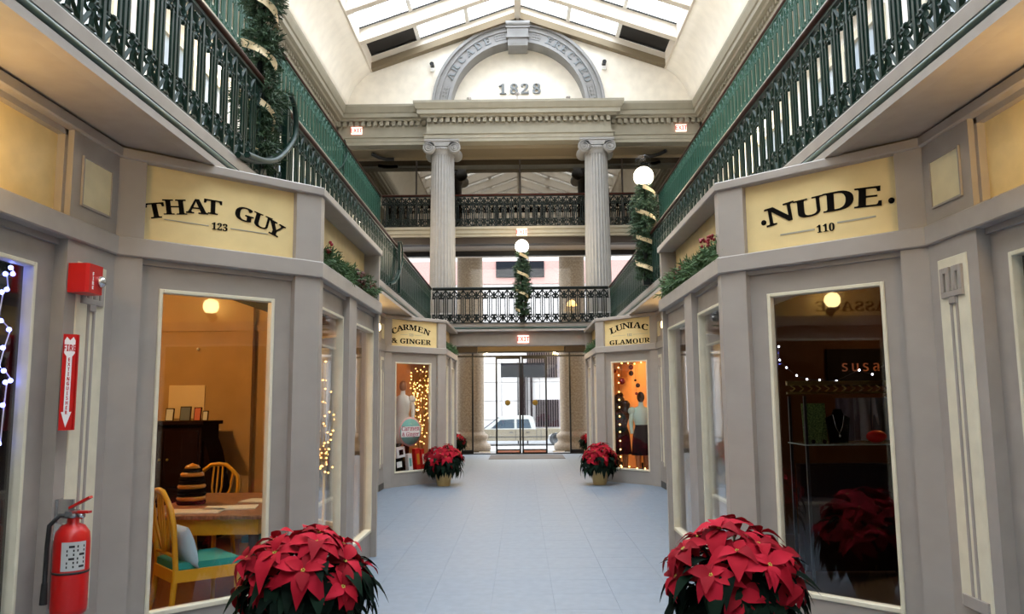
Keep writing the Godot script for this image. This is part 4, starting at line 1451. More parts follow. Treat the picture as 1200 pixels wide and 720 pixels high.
func garland(label: String, y0: float, y1: float, c: Vector3, r: float, turns: float, a0: float, sd: int) -> void:  # greenery wound round an upright post with a spiral ribbon
	var t := thing("garland", label, "garland", Vector3(c.x, y0, c.z), "evergreen garlands wound round the lamp posts" if false else "")
	var g := RandomNumberGenerator.new()
	g.seed = sd
	var s := S()
	var n := int((y1 - y0) * 330)
	for i in n:
		var y := lerpf(y0 + 0.05, y1, (i + g.randf()) / n)
		var a := g.randf() * TAU
		var wob := 0.8 + 0.35 * sin(y * 9.0 + sd) * sin(y * 4.1)
		var o := Vector3(cos(a), g.randf_range(-0.7, 0.5), sin(a))
		sprig(s, Vector3(c.x + cos(a) * 0.05, y, c.z + sin(a) * 0.05), o, r * wob * g.randf_range(0.75, 1.1), g)
	tag(obj("foliage", s, M.needle, t), "", "", "", "stuff")
	s = S()
	var k := int(turns * 20)
	var pts := []
	for i in k + 1:
		var f := float(i) / k
		var a := a0 + f * turns * TAU
		var rr := r * (0.86 + 0.1 * sin(f * 23.0))
		pts.append([Vector3(c.x + cos(a) * rr, lerpf(y0 + 0.15, y1 - 0.05, f), c.z + sin(a) * rr), Vector3(cos(a), 0, sin(a))])
	for i in k:
		var p: Vector3 = pts[i][0]
		var q: Vector3 = pts[i + 1][0]
		var w0: Vector3 = Vector3(0, 0.035, 0) + pts[i][1] * 0.01 * sin(i * 0.9)
		var w1: Vector3 = Vector3(0, 0.035, 0) + pts[i + 1][1] * 0.01 * sin((i + 1) * 0.9)
		quad(s, p + w0, q + w1, q - w1, p - w0, 1)
		quad(s, p - w0 + pts[i][1] * 0.003, q - w1 + pts[i + 1][1] * 0.003, q + w1 + pts[i + 1][1] * 0.003, p + w0 + pts[i][1] * 0.003, 2)
	obj("ribbon", s, M.ribbon, t, "gold ribbon wound round the greenery")

func lamp_post(label: String, c: Vector3, y0: float, yg: float, r: float, energy: float, finial: bool) -> void:
	var l := thing("lamp_post", label, "lamp", Vector3(c.x, y0, c.z))
	var s := S()
	bb(s, c.x - 0.06, c.x + 0.06, y0, y0 + 0.12, c.z - 0.06, c.z + 0.06)
	lathe(s, [[0.0, y0 + 0.12], [0.05, y0 + 0.12], [0.035, y0 + 0.2], [0.03, yg - r - 0.08], [0.055, yg - r - 0.05], [0.075, yg - r + 0.02], [0.0, yg - r + 0.03]], 16, Transform3D(Basis(), Vector3(c.x, 0, c.z)))
	obj("post", s, M.iron_dark, l)
	s = S()
	ball(s, Vector3(c.x, yg, c.z), r, 28)
	obj("globe", s, M.globe_white, l, "glowing white glass globe")
	if finial:
		s = S()
		lathe(s, [[0.10, yg + r - 0.04], [0.13, yg + r], [0.135, yg + r + 0.08], [0.12, yg + r + 0.14], [0.08, yg + r + 0.18], [0.0, yg + r + 0.2]], 20, Transform3D(Basis(), Vector3(c.x, 0, c.z)))
		obj("glass_cap", s, M.cap_glass, l, "clear glass cap above the globe")
	omni("globe_light", Vector3(c.x, yg, c.z), energy, Color(1.0, 0.93, 0.8), r * 0.8, l)

func sconce(side: int, d: float, label: String) -> void:
	var x := side * (AX - 0.075)
	var l := thing("globe_sconce", label, "wall lamp", Vector3(side * AX, 2.6, -d))
	var s := S()
	ball(s, Vector3(x, 2.86, -d), 0.1, 24)
	obj("globe", s, M.globe, l, "glowing warm white glass globe")
	s = S()
	lathe(s, [[0.0, 2.70], [0.03, 2.70], [0.05, 2.73], [0.062, 2.765], [0.0, 2.77]], 16, Transform3D(Basis(), Vector3(x, 0, -d)))
	tube(s, [Vector3(x, 2.71, -d), Vector3(x + side * 0.05, 2.66, -d), Vector3(x + side * 0.12, 2.66, -d), Vector3(side * (AX + 0.0), 2.72, -d)], 0.014, 8)
	lathe(s, [[0.0, 0.0], [0.06, 0.0], [0.05, 0.02], [0.0, 0.025]], 16, Transform3D(Basis(Vector3(0, 0, 1), PI / 2 * side), Vector3(side * (AX + 0.005), 2.72, -d)))
	obj("bracket", s, M.black_metal, l, "black curved bracket")
	omni("globe_light", Vector3(x, 2.86, -d), SCONCE, Color(1.0, 0.74, 0.42), 0.1, l)

func swag(label: String, p: Vector3, q: Vector3, n: int, sd: int, berries: Array, r := 0.085) -> void:
	var t := thing("greenery_swag", label, "greenery", Vector3((p.x + q.x) / 2, p.y, (p.z + q.z) / 2))
	var g := RandomNumberGenerator.new()
	g.seed = sd
	var s := S()
	var side := signf(p.x)
	for i in n:
		var f := (i + g.randf()) / n
		var c := p.lerp(q, f) + Vector3(g.randf_range(-0.03, 0.03), 0.02 + 0.07 * g.randf(), 0)
		var d := Vector3(-side * g.randf_range(-0.1, 0.7), g.randf_range(-0.35, 0.75), g.randf_range(-1.0, 1.0))
		sprig(s, c, d, r * g.randf_range(0.7, 1.5), g)
	tag(obj("foliage", s, M.needle_light, t), "", "", "", "stuff")
	for b in berries:
		s = S()
		var c := p.lerp(q, b[0]) + Vector3(-side * 0.05, b[1] + 0.03, 0)
		for i in 9:
			ball(s, c + Vector3(g.randf_range(-0.03, 0.03), g.randf_range(-0.04, 0.06), g.randf_range(-0.05, 0.05)), 0.015 if b[2] == "berry_red" else 0.022, 8)
		obj("berry_cluster", s, M[b[2]], t)

# ---------- fittings on the near left pilaster ----------
func fittings() -> void:
	# fire alarm
	var x := -AX + 0.025
	var a := thing("fire_alarm", "red fire alarm box with clear strobe on the near left pilaster", "fire alarm", Vector3(x, 2.235, -4.44))
	var s := S()
	extr(s, [Vector2(-4.355, x - 0.045), Vector2(-4.355, x + 0.055), Vector2(-4.37, x + 0.07), Vector2(-4.51, x + 0.07), Vector2(-4.525, x + 0.055), Vector2(-4.525, x - 0.045)].map(func(v): return Vector2(v.y, -v.x)), Transform3D(Basis(Vector3.RIGHT, Vector3.FORWARD, Vector3.UP), Vector3.ZERO), 2.235, 2.402)
	obj("housing", s, M.red_paint, a)
	s = S()
	ball(s, Vector3(x + 0.075, 2.31, -4.485), 0.034, 16, Vector3(0.9, 1.0, 0.9))
	obj("strobe", s, M.chrome, a, "clear round strobe lens")
	var FA := Transform3D(Basis(Vector3(0, 0, -1), Vector3.UP, Vector3(1, 0, 0)), Vector3(x + 0.07, 0, 0))
	for i in 4:
		letters(a, "FIRE"[i], FA * Transform3D(Basis(), Vector3(4.408, 2.335 - i * 0.026, 0)), 0.02, M.white_plastic, "letter", 1.0, 0.003, sans)
	# extinguisher sign: a V-shaped board
	var sg := thing("extinguisher_sign", "tall red and white FIRE EXTINGUISHER arrow sign above the extinguisher", "sign", Vector3(x, 1.46, -4.40))
	s = S()
	extr(s, [Vector2(x, 4.34), Vector2(x + 0.04, 4.345), Vector2(x + 0.04, 4.36), Vector2(x, 4.43)], Transform3D(Basis(Vector3.RIGHT, Vector3.FORWARD, Vector3.UP), Vector3.ZERO), 1.46, 1.99)
	obj("board", s, M.red_paint, sg)
	var e0 := Vector3(x + 0.045, 0, -4.4)
	var e1 := Vector3(x, 0, -4.47)
	# the lettered side faces the viewer: work on a flat panel just proud of the near slope
	var n0 := Vector3(x - 0.005, 0, -4.285)
	var n1 := Vector3(x + 0.05, 0, -4.34)
	var fx := (n1 - n0).normalized()
	var FS := Transform3D(Basis(fx, Vector3.UP, fx.cross(Vector3.UP)), n0)
	s = S()
	xbox(s, FS, Vector3(-0.002, 1.46, -0.004), Vector3(0.064, 1.99, 0.0))
	var bd := obj("panel", s, M.red_paint, sg)
	s = S()
	extr(s, [Vector2(0.0152, 1.975), Vector2(0.0317, 1.955), Vector2(0.0482, 1.975), Vector2(0.0588, 1.955), Vector2(0.0588, 1.885), Vector2(0.0456, 1.865), Vector2(0.0456, 1.56), Vector2(0.0574, 1.56), Vector2(0.0317, 1.475), Vector2(0.0060, 1.56), Vector2(0.0178, 1.56), Vector2(0.0178, 1.865), Vector2(0.0046, 1.885), Vector2(0.0046, 1.955)], FS, 0.0, 0.002)
	obj("arrow", s, M.white_plastic, bd, "white downward arrow")
	letters(bd, "FIRE", FS * Transform3D(Basis(), Vector3(0.0315, 1.895, 0.002)), 0.036, M.red_paint, "lettering", 0.62, 0.002, sans)
	for i in 12:
		letters(bd, "EXTINGUISHER"[i], FS * Transform3D(Basis(), Vector3(0.0315, 1.838 - i * 0.0265, 0.002)), 0.02, M.red_paint, "letter", 0.75, 0.002, sans)
	# extinguisher
	var c := Vector3(-2.445, 0, -4.335)
	var f := thing("fire_extinguisher", "red fire extinguisher hanging on the near left pilaster", "fire extinguisher", Vector3(c.x, 0.47, c.z))
	s = S()
	lathe(s, [[0.0, 0.485], [0.075, 0.48], [0.088, 0.495], [0.09, 0.52], [0.09, 0.86], [0.084, 0.91], [0.06, 0.945], [0.03, 0.96], [0.03, 0.985], [0.0, 0.985]], 32, Transform3D(Basis(), c))
	obj("cylinder", s, M.red_paint, f)
	s = S()
	lathe(s, [[0.091, 0.70], [0.0915, 0.70], [0.0915, 0.712], [0.091, 0.712]], 32, Transform3D(Basis(), c))
	obj("strap", s, M.rubber, f)
	s = S()
	var k0 := 16
	for i in 8:
		var a0 := 0.25 + i * 0.17
		var a1 := a0 + 0.17
		var p0 := c + Vector3(cos(a0) * 0.0915, 0, sin(a0) * 0.0915)
		var p1 := c + Vector3(cos(a1) * 0.0915, 0, sin(a1) * 0.0915)
		quad(s, p0 + Vector3(0, 0.87, 0), p1 + Vector3(0, 0.87, 0), p1 + Vector3(0, 0.72, 0), p0 + Vector3(0, 0.72, 0), 1)
	var lab := obj("label", s, M.label_grey, f, "grey printed label")
	s = S()
	for i in 6:
		for j in 2:
			var a0 := 0.35 + j * 0.55
			var a1 := a0 + (0.42 if (i + j) % 3 else 0.3)
			var y := 0.735 + i * 0.021
			var p0 := c + Vector3(cos(a0) * 0.0925, 0, sin(a0) * 0.0925)
			var p1 := c + Vector3(cos(a1) * 0.0925, 0, sin(a1) * 0.0925)
			quad(s, p0 + Vector3(0, y + 0.012, 0), p1 + Vector3(0, y + 0.012, 0), p1 + Vector3(0, y, 0), p0 + Vector3(0, y, 0))
	tag(obj("print", s, M.rubber, lab), "", "", "", "stuff")
	s = S()
	lathe(s, [[0.0, 0.98], [0.026, 0.98], [0.026, 1.02], [0.018, 1.03], [0.0, 1.03]], 16, Transform3D(Basis(), c))
	bb(s, c.x - 0.01, c.x + 0.03, 1.0, 1.03, c.z - 0.01, c.z + 0.07)
	ball(s, c + Vector3(0.05, 1.0, 0.01), 0.02, 10)
	obj("valve", s, M.chrome, f, "chrome valve and gauge")
	s = S()
	bar(s, c + Vector3(-0.02, 1.04, 0.0), c + Vector3(0.10, 1.10, 0.02), 0.03, 0.012)
	bar(s, c + Vector3(-0.02, 1.02, 0.0), c + Vector3(0.10, 1.02, 0.02), 0.03, 0.012)
	obj("handle", s, M.red_paint, f)
	s = S()
	var hp := [c + Vector3(-0.01, 1.0, 0.03), c + Vector3(-0.03, 1.01, 0.08), c + Vector3(-0.07, 0.96, 0.10), c + Vector3(-0.085, 0.85, 0.085), c + Vector3(-0.09, 0.62, 0.08)]
	tube(s, hp, 0.012, 8)
	tube(s, [c + Vector3(-0.09, 0.66, 0.08), c + Vector3(-0.09, 0.55, 0.08)], [0.015, 0.02], 8)
	obj("hose", s, M.rubber, f, "black rubber hose with nozzle")
	s = S()
	bb(s, x - 0.05, c.x - 0.03, 0.95, 1.08, c.z - 0.06, c.z - 0.045)
	bb(s, x - 0.05, x - 0.045, 0.5, 1.08, c.z - 0.1, c.z - 0.03)
	obj("wall_bracket", s, M.chrome, f)

const SCONCE := 0.07

func light_string(label: String, pts: Array, wire: String, bulb: String, r: float, nm := "light_string") -> void:
	var t := thing(nm, label, "fairy lights", pts[0])
	var s := S()
	tube(s, pts, 0.004, 4)
	obj("wire", s, M[wire], t)
	for p in pts:
		s = S()
		ball(s, p + Vector3(0.0, 0.0, 0.012), r, 8)
		obj("bulb", s, M[bulb], t)

# ---------- inside the shop windows ----------
func chair(label: String, at: Vector3, turn: float) -> Node3D:  # yellow shield-back chair, facing its own -z
	var c := thing("dining_chair", label, "chair", Vector3.ZERO, "")
	var s := S()
	extr(s, [Vector2(-0.20, 0.21), Vector2(0.20, 0.21), Vector2(0.235, -0.23), Vector2(-0.235, -0.23)], Transform3D(Basis(Vector3.RIGHT, Vector3.BACK, Vector3.DOWN), Vector3(0, 0.47, 0)), -0.045, 0.0)
	obj("seat_pad", s, M.teal, c, "teal padded seat")
	s = S()
	for q in [[[-0.2, 0.21], [0.2, 0.21]], [[-0.235, -0.23], [0.235, -0.23]], [[-0.2, 0.21], [-0.235, -0.23]], [[0.2, 0.21], [0.235, -0.23]]]:
		bar(s, Vector3(q[0][0], 0.43, q[0][1]), Vector3(q[1][0], 0.43, q[1][1]), 0.03, 0.08, Vector3.UP.cross(Vector3(q[1][0] - q[0][0], 0, q[1][1] - q[0][1])))
	obj("seat_rail", s, M.chair_yellow, c)
	for k in [-1, 1]:
		s = S()
		tube(s, [Vector3(k * 0.22, 0.012, -0.21), Vector3(k * 0.22, 0.2, -0.215), Vector3(k * 0.22, 0.45, -0.215)], [0.014, 0.018, 0.024], 8)
		obj("leg", s, M.chair_yellow, c)
		s = S()
		tube(s, [Vector3(k * 0.2, 0.012, 0.28), Vector3(k * 0.195, 0.25, 0.22), Vector3(k * 0.19, 0.47, 0.2)], [0.015, 0.02, 0.024], 8)
		obj("leg", s, M.chair_yellow, c)
	s = S()
	for k in [-1, 1]:
		tube(s, [Vector3(k * 0.19, 0.46, 0.2), Vector3(k * 0.2, 0.6, 0.215), Vector3(k * 0.225, 0.78, 0.24), Vector3(k * 0.21, 0.88, 0.255), Vector3(k * 0.16, 0.93, 0.262), Vector3(k * 0.08, 0.99, 0.27), Vector3(0, 1.0, 0.272)], 0.02, 8)
		tube(s, [Vector3(k * 0.16, 0.92, 0.262), Vector3(k * 0.14, 0.75, 0.24), Vector3(k * 0.06, 0.6, 0.22), Vector3(0, 0.57, 0.215)], 0.012, 6)
		tube(s, [Vector3(k * 0.045, 0.98, 0.268), Vector3(k * 0.05, 0.78, 0.245), Vector3(k * 0.015, 0.58, 0.217)], 0.009, 6)
	tube(s, [Vector3(0, 0.99, 0.27), Vector3(0, 0.78, 0.245), Vector3(0, 0.57, 0.216)], 0.009, 6)
	tube(s, [Vector3(-0.195, 0.56, 0.21), Vector3(0, 0.57, 0.216), Vector3(0.195, 0.56, 0.21)], 0.012, 6)
	obj("shield_back", s, M.chair_yellow, c)
	c.position = at
	c.rotation.y = turn
	return c

func near_left_shop() -> void:
	# table with yellow apron
	var t := thing("dining_table", "yellow table with worn wooden top inside the left window", "table", Vector3(-2.32, 0.012, -6.75))
	var s := S()
	xbox(s, Transform3D(Basis(Vector3.RIGHT, Vector3.FORWARD, Vector3.UP), Vector3(0, 0.73, 0)), Vector3(-2.98, 6.0, 0.0), Vector3(-1.95, 7.5, 0.03), 0.006)
	obj("tabletop", s, M.table_top, t)
	s = S()
	for q in [[-2.93, -2.0, 6.05, 6.08], [-2.93, -2.0, 7.42, 7.45], [-2.93, -2.90, 6.08, 7.42], [-2.03, -2.0, 6.08, 7.42]]:
		bb(s, q[0], q[1], 0.61, 0.73, -q[2], -q[3])
	obj("apron", s, M.chair_yellow, t)
	for x in [-2.88, -2.05]:
		for z in [-6.1, -7.4]:
			s = S()
			lathe(s, [[0.02, 0.012], [0.025, 0.2], [0.035, 0.5], [0.04, 0.62], [0.04, 0.73]], 12, Transform3D(Basis(), Vector3(x, 0, z)))
			obj("leg", s, M.leg_dark, t)
	for i in 3:
		var p: Vector3 = [Vector3(-2.35, 0.76, -6.42), Vector3(-2.2, 0.76, -6.85), Vector3(-2.55, 0.76, -6.22)][i]
		s = S()
		xbox(s, Transform3D(Basis(Vector3.UP, [0.2, -0.15, 0.1][i]) * Basis(Vector3.RIGHT, -PI / 2), p), Vector3(-0.2, -0.12, 0.0), Vector3(0.2, 0.12, 0.008))
		var pp := obj("paper", s, M.paper, null)
		tag(pp, ["printed sheet on the yellow table nearest the jar", "printed sheet far right on the yellow table", "printed sheet at left front edge of the yellow table"][i], "paper", "")
	chair("yellow shield-back chair with teal seat nearest the left shop window", Vector3(-2.34, 0.0, -5.74), -PI / 4 - 0.05)
	chair("yellow chair behind the table with the striped jar before it", Vector3(-3.05, 0.0, -7.62), PI - 0.1)
	chair("yellow chair with teal seat pushed under the table's right end", Vector3(-2.06, 0.0, -6.75), PI / 2)
	# cushion
	var cu := S()
	var b := Transform3D(Basis(Vector3.UP, -PI / 4) * Basis(Vector3.RIGHT, 0.3), Vector3(-2.335, 0.475, -5.62))
	var rows := []
	for i in 9:
		var row := []
		for j in 9:
			var u := (i - 4) / 4.0
			var v := (j - 4) / 4.0
			var th := 0.055 * sqrt(maxf(0.0, (1.0 - u * u) * (1.0 - v * v)))
			row.append([Vector3(u * 0.17 * (1.0 - 0.08 * (1.0 - v * v)), 0.15 + v * 0.15, th), Vector3(u * 0.17 * (1.0 - 0.08 * (1.0 - v * v)), 0.15 + v * 0.15, -th)])
		rows.append(row)
	for i in 8:
		for j in 8:
			quad(cu, b * rows[i][j + 1][0], b * rows[i + 1][j + 1][0], b * rows[i + 1][j][0], b * rows[i][j][0], 1)
			quad(cu, b * rows[i][j][1], b * rows[i + 1][j][1], b * rows[i + 1][j + 1][1], b * rows[i][j + 1][1], 1)
	tag(obj("cushion", cu, M.pale_blue), "pale blue cushion propped on the chair nearest the window", "cushion")
	# striped jar
	var j := thing("striped_jar", "black and yellow striped beehive jar on the yellow table", "jar", Vector3(-2.79, 0.76, -6.7))
	var n := 9
	for i in n:
		var y0 := 0.76 + i * 0.033
		var r0: float = 0.115 * sqrt(maxf(0.05, 1.0 - pow(i / 10.5, 3.0)))
		var r1: float = 0.115 * sqrt(maxf(0.05, 1.0 - pow((i + 1) / 10.5, 3.0)))
		s = S()
		lathe(s, [[0.0, y0], [r0 - 0.006, y0], [(r0 + r1) / 2.0 + 0.004, y0 + 0.016], [r1 - 0.006, y0 + 0.033], [0.0, y0 + 0.033]], 24, Transform3D(Basis(), Vector3(-2.79, 0, -6.7)))
		obj("band", s, M.jar_black if i % 3 != 1 else M.jar_yellow, j)
	s = S()
	lathe(s, [[0.0, 1.055], [0.065, 1.055], [0.05, 1.08], [0.02, 1.09], [0.0, 1.10]], 20, Transform3D(Basis(), Vector3(-2.79, 0, -6.7)))
	obj("lid", s, M.jar_yellow, j)
	# dark cabinet with pictures on top
	var c := thing("cabinet", "dark wooden cabinet against the tan wall with cards on top", "cabinet", Vector3(-3.95, 0.012, -9.05))
	s = S()
	bb(s, -4.4, -3.58, 0.1, 1.36, -8.8, -9.3, 0.008)
	bb(s, -4.4, -3.42, 0.1, 0.62, -8.72, -9.3, 0.008)
	for x in [-4.35, -3.5]:
		bb(s, x - 0.03, x + 0.03, 0.012, 0.1, -8.78, -8.86)
	extr(s, [Vector2(-3.58, 0.62), Vector2(-3.42, 0.62), Vector2(-3.52, 1.05), Vector2(-3.58, 1.2)], Transform3D(Basis(), Vector3(0, 0, -9.3)), 0.0, 0.45)
	obj("body", s, M.cabinet_dark, c)
	s = S()
	bb(s, -4.45, -3.54, 1.36, 1.40, -8.75, -9.32, 0.01)
	obj("cornice", s, M.cabinet_dark, c)
	for x in [-4.36, -3.97]:
		s = S()
		xbox(s, Transform3D(Basis(), Vector3(x, 0.68, -8.8)), Vector3(0.0, 0.0, 0.0), Vector3(0.36, 0.62, 0.015), 0.006)
		var d := obj("door", s, M.cabinet_dark, c)
		s = S()
		ball(s, Vector3(x + (0.33 if x < -4.0 else 0.03), 0.98, -8.77), 0.015, 8)
		obj("knob", s, M.brass, d)
	var cards := [[-4.02, 0.1, 0.15, "label_grey", "small framed card standing leftmost on the dark cabinet"], [-3.84, 0.13, 0.17, "frame_blue", "grey blue framed picture in the middle of the cabinet top"], [-3.70, 0.09, 0.16, "card_orange", "small orange card at right on the cabinet top"], [-3.61, 0.07, 0.12, "label_grey", "small pale card at the right edge of the cabinet top"]]
	for q in cards:
		var f := thing("picture_frame", q[4], "picture", Vector3(q[0], 1.40, -8.95))
		s = S()
		var fr := Transform3D(Basis(Vector3.RIGHT, -0.15), Vector3(q[0], 1.40, -8.95))
		xbox(s, fr, Vector3(-q[1] / 2, 0, -0.01), Vector3(q[1] / 2, q[2], 0.0), 0.004)
		obj("frame", s, M.leg_dark, f)
		s = S()
		xbox(s, fr, Vector3(-q[1] / 2 + 0.012, 0.012, 0.0), Vector3(q[1] / 2 - 0.012, q[2] - 0.012, 0.004))
		obj("picture", s, M[q[3]], f)
	s = S()
	xbox(s, Transform3D(Basis(), Vector3(-4.06, 1.62, -9.505)), Vector3(-0.22, -0.2, 0.0), Vector3(0.22, 0.2, 0.012), 0.003)
	tag(obj("wall_panel", s, M.paper_tan), "plain pale panel on the tan wall above the cabinet", "panel")
	s = S()
	ball(s, Vector3(-3.94, 2.26, -9.48), 0.018, 10)
	tag(obj("wall_knob", s, M.white_plastic), "tiny white knob high on the tan wall", "knob")
	s = S()
	bb(s, -3.45, -3.25, 0.0, 3.2, -9.42, -9.51)
	tag(obj("trim_1", s, M.tan_wall), "shallow tan pier on the back wall of the left shop", "", "", "structure")
	s = S()
	bb(s, -4.9, -2.75, 2.48, 2.56, -9.49, -9.51)
	tag(obj("trim_2", s, M.tan_wall), "tan picture rail on the back wall of the left shop", "", "", "structure")
	s = S()
	bb(s, -2.75, -1.7, 2.58, 3.2, -6.4, -9.3)
	tag(obj("trim_3", s, M.dark_wall), "dark bulkhead over the side windows of the left shop", "", "", "structure")
	var gt := thing("lit_branch", "small gold twig tree with warm lights inside near left side window", "fairy lights", Vector3(-1.92, 0.012, -7.7))
	var q := RandomNumberGenerator.new()
	q.seed = 17
	s = S()
	lathe(s, [[0.0, 0.012], [0.1, 0.012], [0.08, 0.05], [0.015, 0.07], [0.012, 0.9], [0.0, 0.9]], 12, Transform3D(Basis(), Vector3(-1.92, 0, -7.7)))
	var bulbs := []
	for i in 14:
		var a0 := Vector3(-1.92, 0.8 + q.randf() * 0.2, -7.7)
		var b0 := a0 + Vector3(q.randf_range(-0.16, 0.16), q.randf_range(0.2, 1.1), q.randf_range(-0.25, 0.25))
		tube(s, [a0, b0], 0.004, 4)
		for k in 4:
			bulbs.append(a0.lerp(b0, (k + 1) / 4.0))
	obj("twigs", s, M.brass, gt)
	var bs := S()
	ball(bs, Vector3.ZERO, 0.010, 6)
	var bmesh := mesh_of(bs)
	for p in bulbs:
		inst("bulb", bmesh, M.fairy_warm, gt, Transform3D(Basis(), p - O[gt]))
	shop_light(Vector3(-4.3, 3.0, -7.0), 1.7, "round ceiling lamp inside the left corner shop")

func shop_light(at: Vector3, energy: float, label: String, col := Color(1.0, 0.78, 0.46)) -> void:
	var l := thing("ceiling_lamp", label, "lamp", at)
	var s := S()
	ball(s, at, 0.1, 16, Vector3(1, 0.7, 1))
	obj("shade", s, M.globe, l)
	s = S()
	lathe(s, [[0.0, at.y + 0.06], [0.06, at.y + 0.06], [0.06, 3.25], [0.0, 3.25]], 16, Transform3D(Basis(), Vector3(at.x, 0, at.z)))
	obj("ceiling_rose", s, M.black_metal, l)
	omni("lamp_light", at, energy, col, 0.08, l)

func near_right_shop() -> void:
	var s := S()
	xbox(s, Transform3D(Basis(), Vector3(4.15, 1.98, -9.5)), Vector3(-0.46, -0.21, 0.0), Vector3(0.46, 0.21, 0.03), 0.004)
	var sg := obj("name_board", s, M.black_paint)
	tag(sg, "black name board lettered in thin copper capitals inside the right shop", "sign")
	sg.set_meta("label", "black board with thin copper letters inside the near right shop")
	O[sg] = Vector3(4.15, 1.77, -9.485)
	for i in 4:
		letters(sg, "susa"[i], Transform3D(Basis(), Vector3(3.90 + i * 0.125, 1.92, -9.47)), 0.125, M.copper, "letter", 1.0, 0.01, sansr)
	# glass shelf on a display stand
	var t := thing("display_stand", "dark display stand with glass shelf inside the right window", "display", Vector3(2.95, 0.012, -7.2))
	s = S()
	bb(s, 2.5, 3.45, 1.185, 1.195, -7.0, -7.45)
	obj("shelf", s, M.shelf_glass, t)
	for x in [2.52, 3.42]:
		for z in [-7.02, -7.42]:
			s = S()
			bb(s, x - 0.012, x + 0.012, 0.012, 1.62, z - 0.012, z + 0.012)
			obj("post", s, M.black_metal, t)
	s = S()
	bb(s, 2.5, 3.45, 1.72, 1.76, -7.4, -7.44)
	bb(s, 2.5, 3.45, 1.64, 1.66, -7.4, -7.44)
	for i in 12:
		tube(s, [Vector3(2.54 + i * 0.08, 1.66, -7.42), Vector3(2.57 + i * 0.08, 1.69, -7.40), Vector3(2.54 + i * 0.08, 1.72, -7.42)], 0.008, 5)
	obj("gilt_rail", s, M.brass, t, "gilt openwork rail")
	s = S()
	bb(s, 2.55, 3.4, 0.05, 1.0, -7.3, -7.42)
	obj("back_panel", s, M.cabinet_dark, t)
	s = S()
	xbox(s, Transform3D(Basis(Vector3.RIGHT, -0.1), Vector3(2.72, 1.195, -7.33)), Vector3(-0.11, 0, -0.012), Vector3(0.11, 0.36, 0.0), 0.004)
	tag(obj("patterned_picture", s, M.green_pattern), "green patterned picture leaning on the glass shelf", "picture")
	var b := thing("necklace_bust", "black display bust with silver necklace on the glass shelf", "display bust", Vector3(2.88, 1.195, -7.18))
	s = S()
	extr(s, [Vector2(2.80, 1.195), Vector2(2.96, 1.195), Vector2(2.985, 1.42), Vector2(2.93, 1.45), Vector2(2.91, 1.5), Vector2(2.85, 1.5), Vector2(2.83, 1.45), Vector2(2.775, 1.42)], Transform3D(Basis(), Vector3(0, 0, -7.2)), -0.03, 0.0)
	obj("bust", s, M.black_paint, b)
	s = S()
	tube(s, [Vector3(2.83, 1.45, -7.19), Vector3(2.85, 1.34, -7.19), Vector3(2.88, 1.28, -7.19), Vector3(2.91, 1.34, -7.19), Vector3(2.93, 1.45, -7.19)], 0.004, 5)
	ball(s, Vector3(2.88, 1.26, -7.185), 0.014, 8)
	obj("necklace", s, M.chrome, b)
	for i in 3:
		var x: float = [3.02, 3.18, 3.34][i]
		s = S()
		var rows := []
		for q in 9:
			var u := q / 8.0
			rows.append([Vector3(x - 0.1 + 0.2 * u, 1.60, -7.34 + 0.02 * sin(u * 14.0 + i)), Vector3(x - 0.13 + 0.26 * u, 1.21, -7.31 + 0.045 * sin(u * 11.0 + i * 2))])
		for q in 8:
			quad(s, rows[q][0], rows[q + 1][0], rows[q + 1][1], rows[q][1], 1)
			quad(s, rows[q][1] - Vector3(0, 0, 0.006), rows[q + 1][1] - Vector3(0, 0, 0.006), rows[q + 1][0] - Vector3(0, 0, 0.006), rows[q][0] - Vector3(0, 0, 0.006), 2)
		tag(obj("scarf", s, M[["cloth_mauve", "cloth_grey", "cloth_blue"][i]]), ["mauve grey scarf hanging next to the necklace bust", "light grey scarf hanging between two darker scarves", "blue grey scarf hanging at right behind the red purse"][i], "scarf")
	s = S()
	ball(s, Vector3(3.18, 1.255, -7.12), 0.075, 14, Vector3(1.25, 0.75, 0.6))
	tag(obj("purse", s, M.red_paint), "small red purse on the glass shelf", "purse")
	s = S()
	bb(s, 2.55, 2.85, 0.66, 0.70, -6.9, -7.3)
	for i in 2:
		ball(s, Vector3(2.6 + i * 0.1, 1.215, -7.08), 0.02, 8)
	obj("trinket_tray", s, M.cabinet_dark, t)
	var pts := []
	for q in [[2.60, 2.12, 7.9], [2.57, 1.98, 7.8], [2.60, 1.9, 7.7], [2.66, 1.82, 7.6], [2.72, 1.78, 7.5], [2.82, 1.77, 7.45], [2.98, 1.76, 7.45], [3.2, 1.86, 7.45], [3.32, 1.82, 7.45], [3.5, 1.95, 7.45]]:
		pts.append(Vector3(q[0], q[1], -q[2]))
	light_string("string of tiny white lights over the display in the right shop", pts, "rubber", "fairy_white", 0.009)
	shop_light(Vector3(4.55, 3.05, -8.0), 0.4, "round ceiling lamp inside the right corner shop", Color(1.0, 0.66, 0.34))

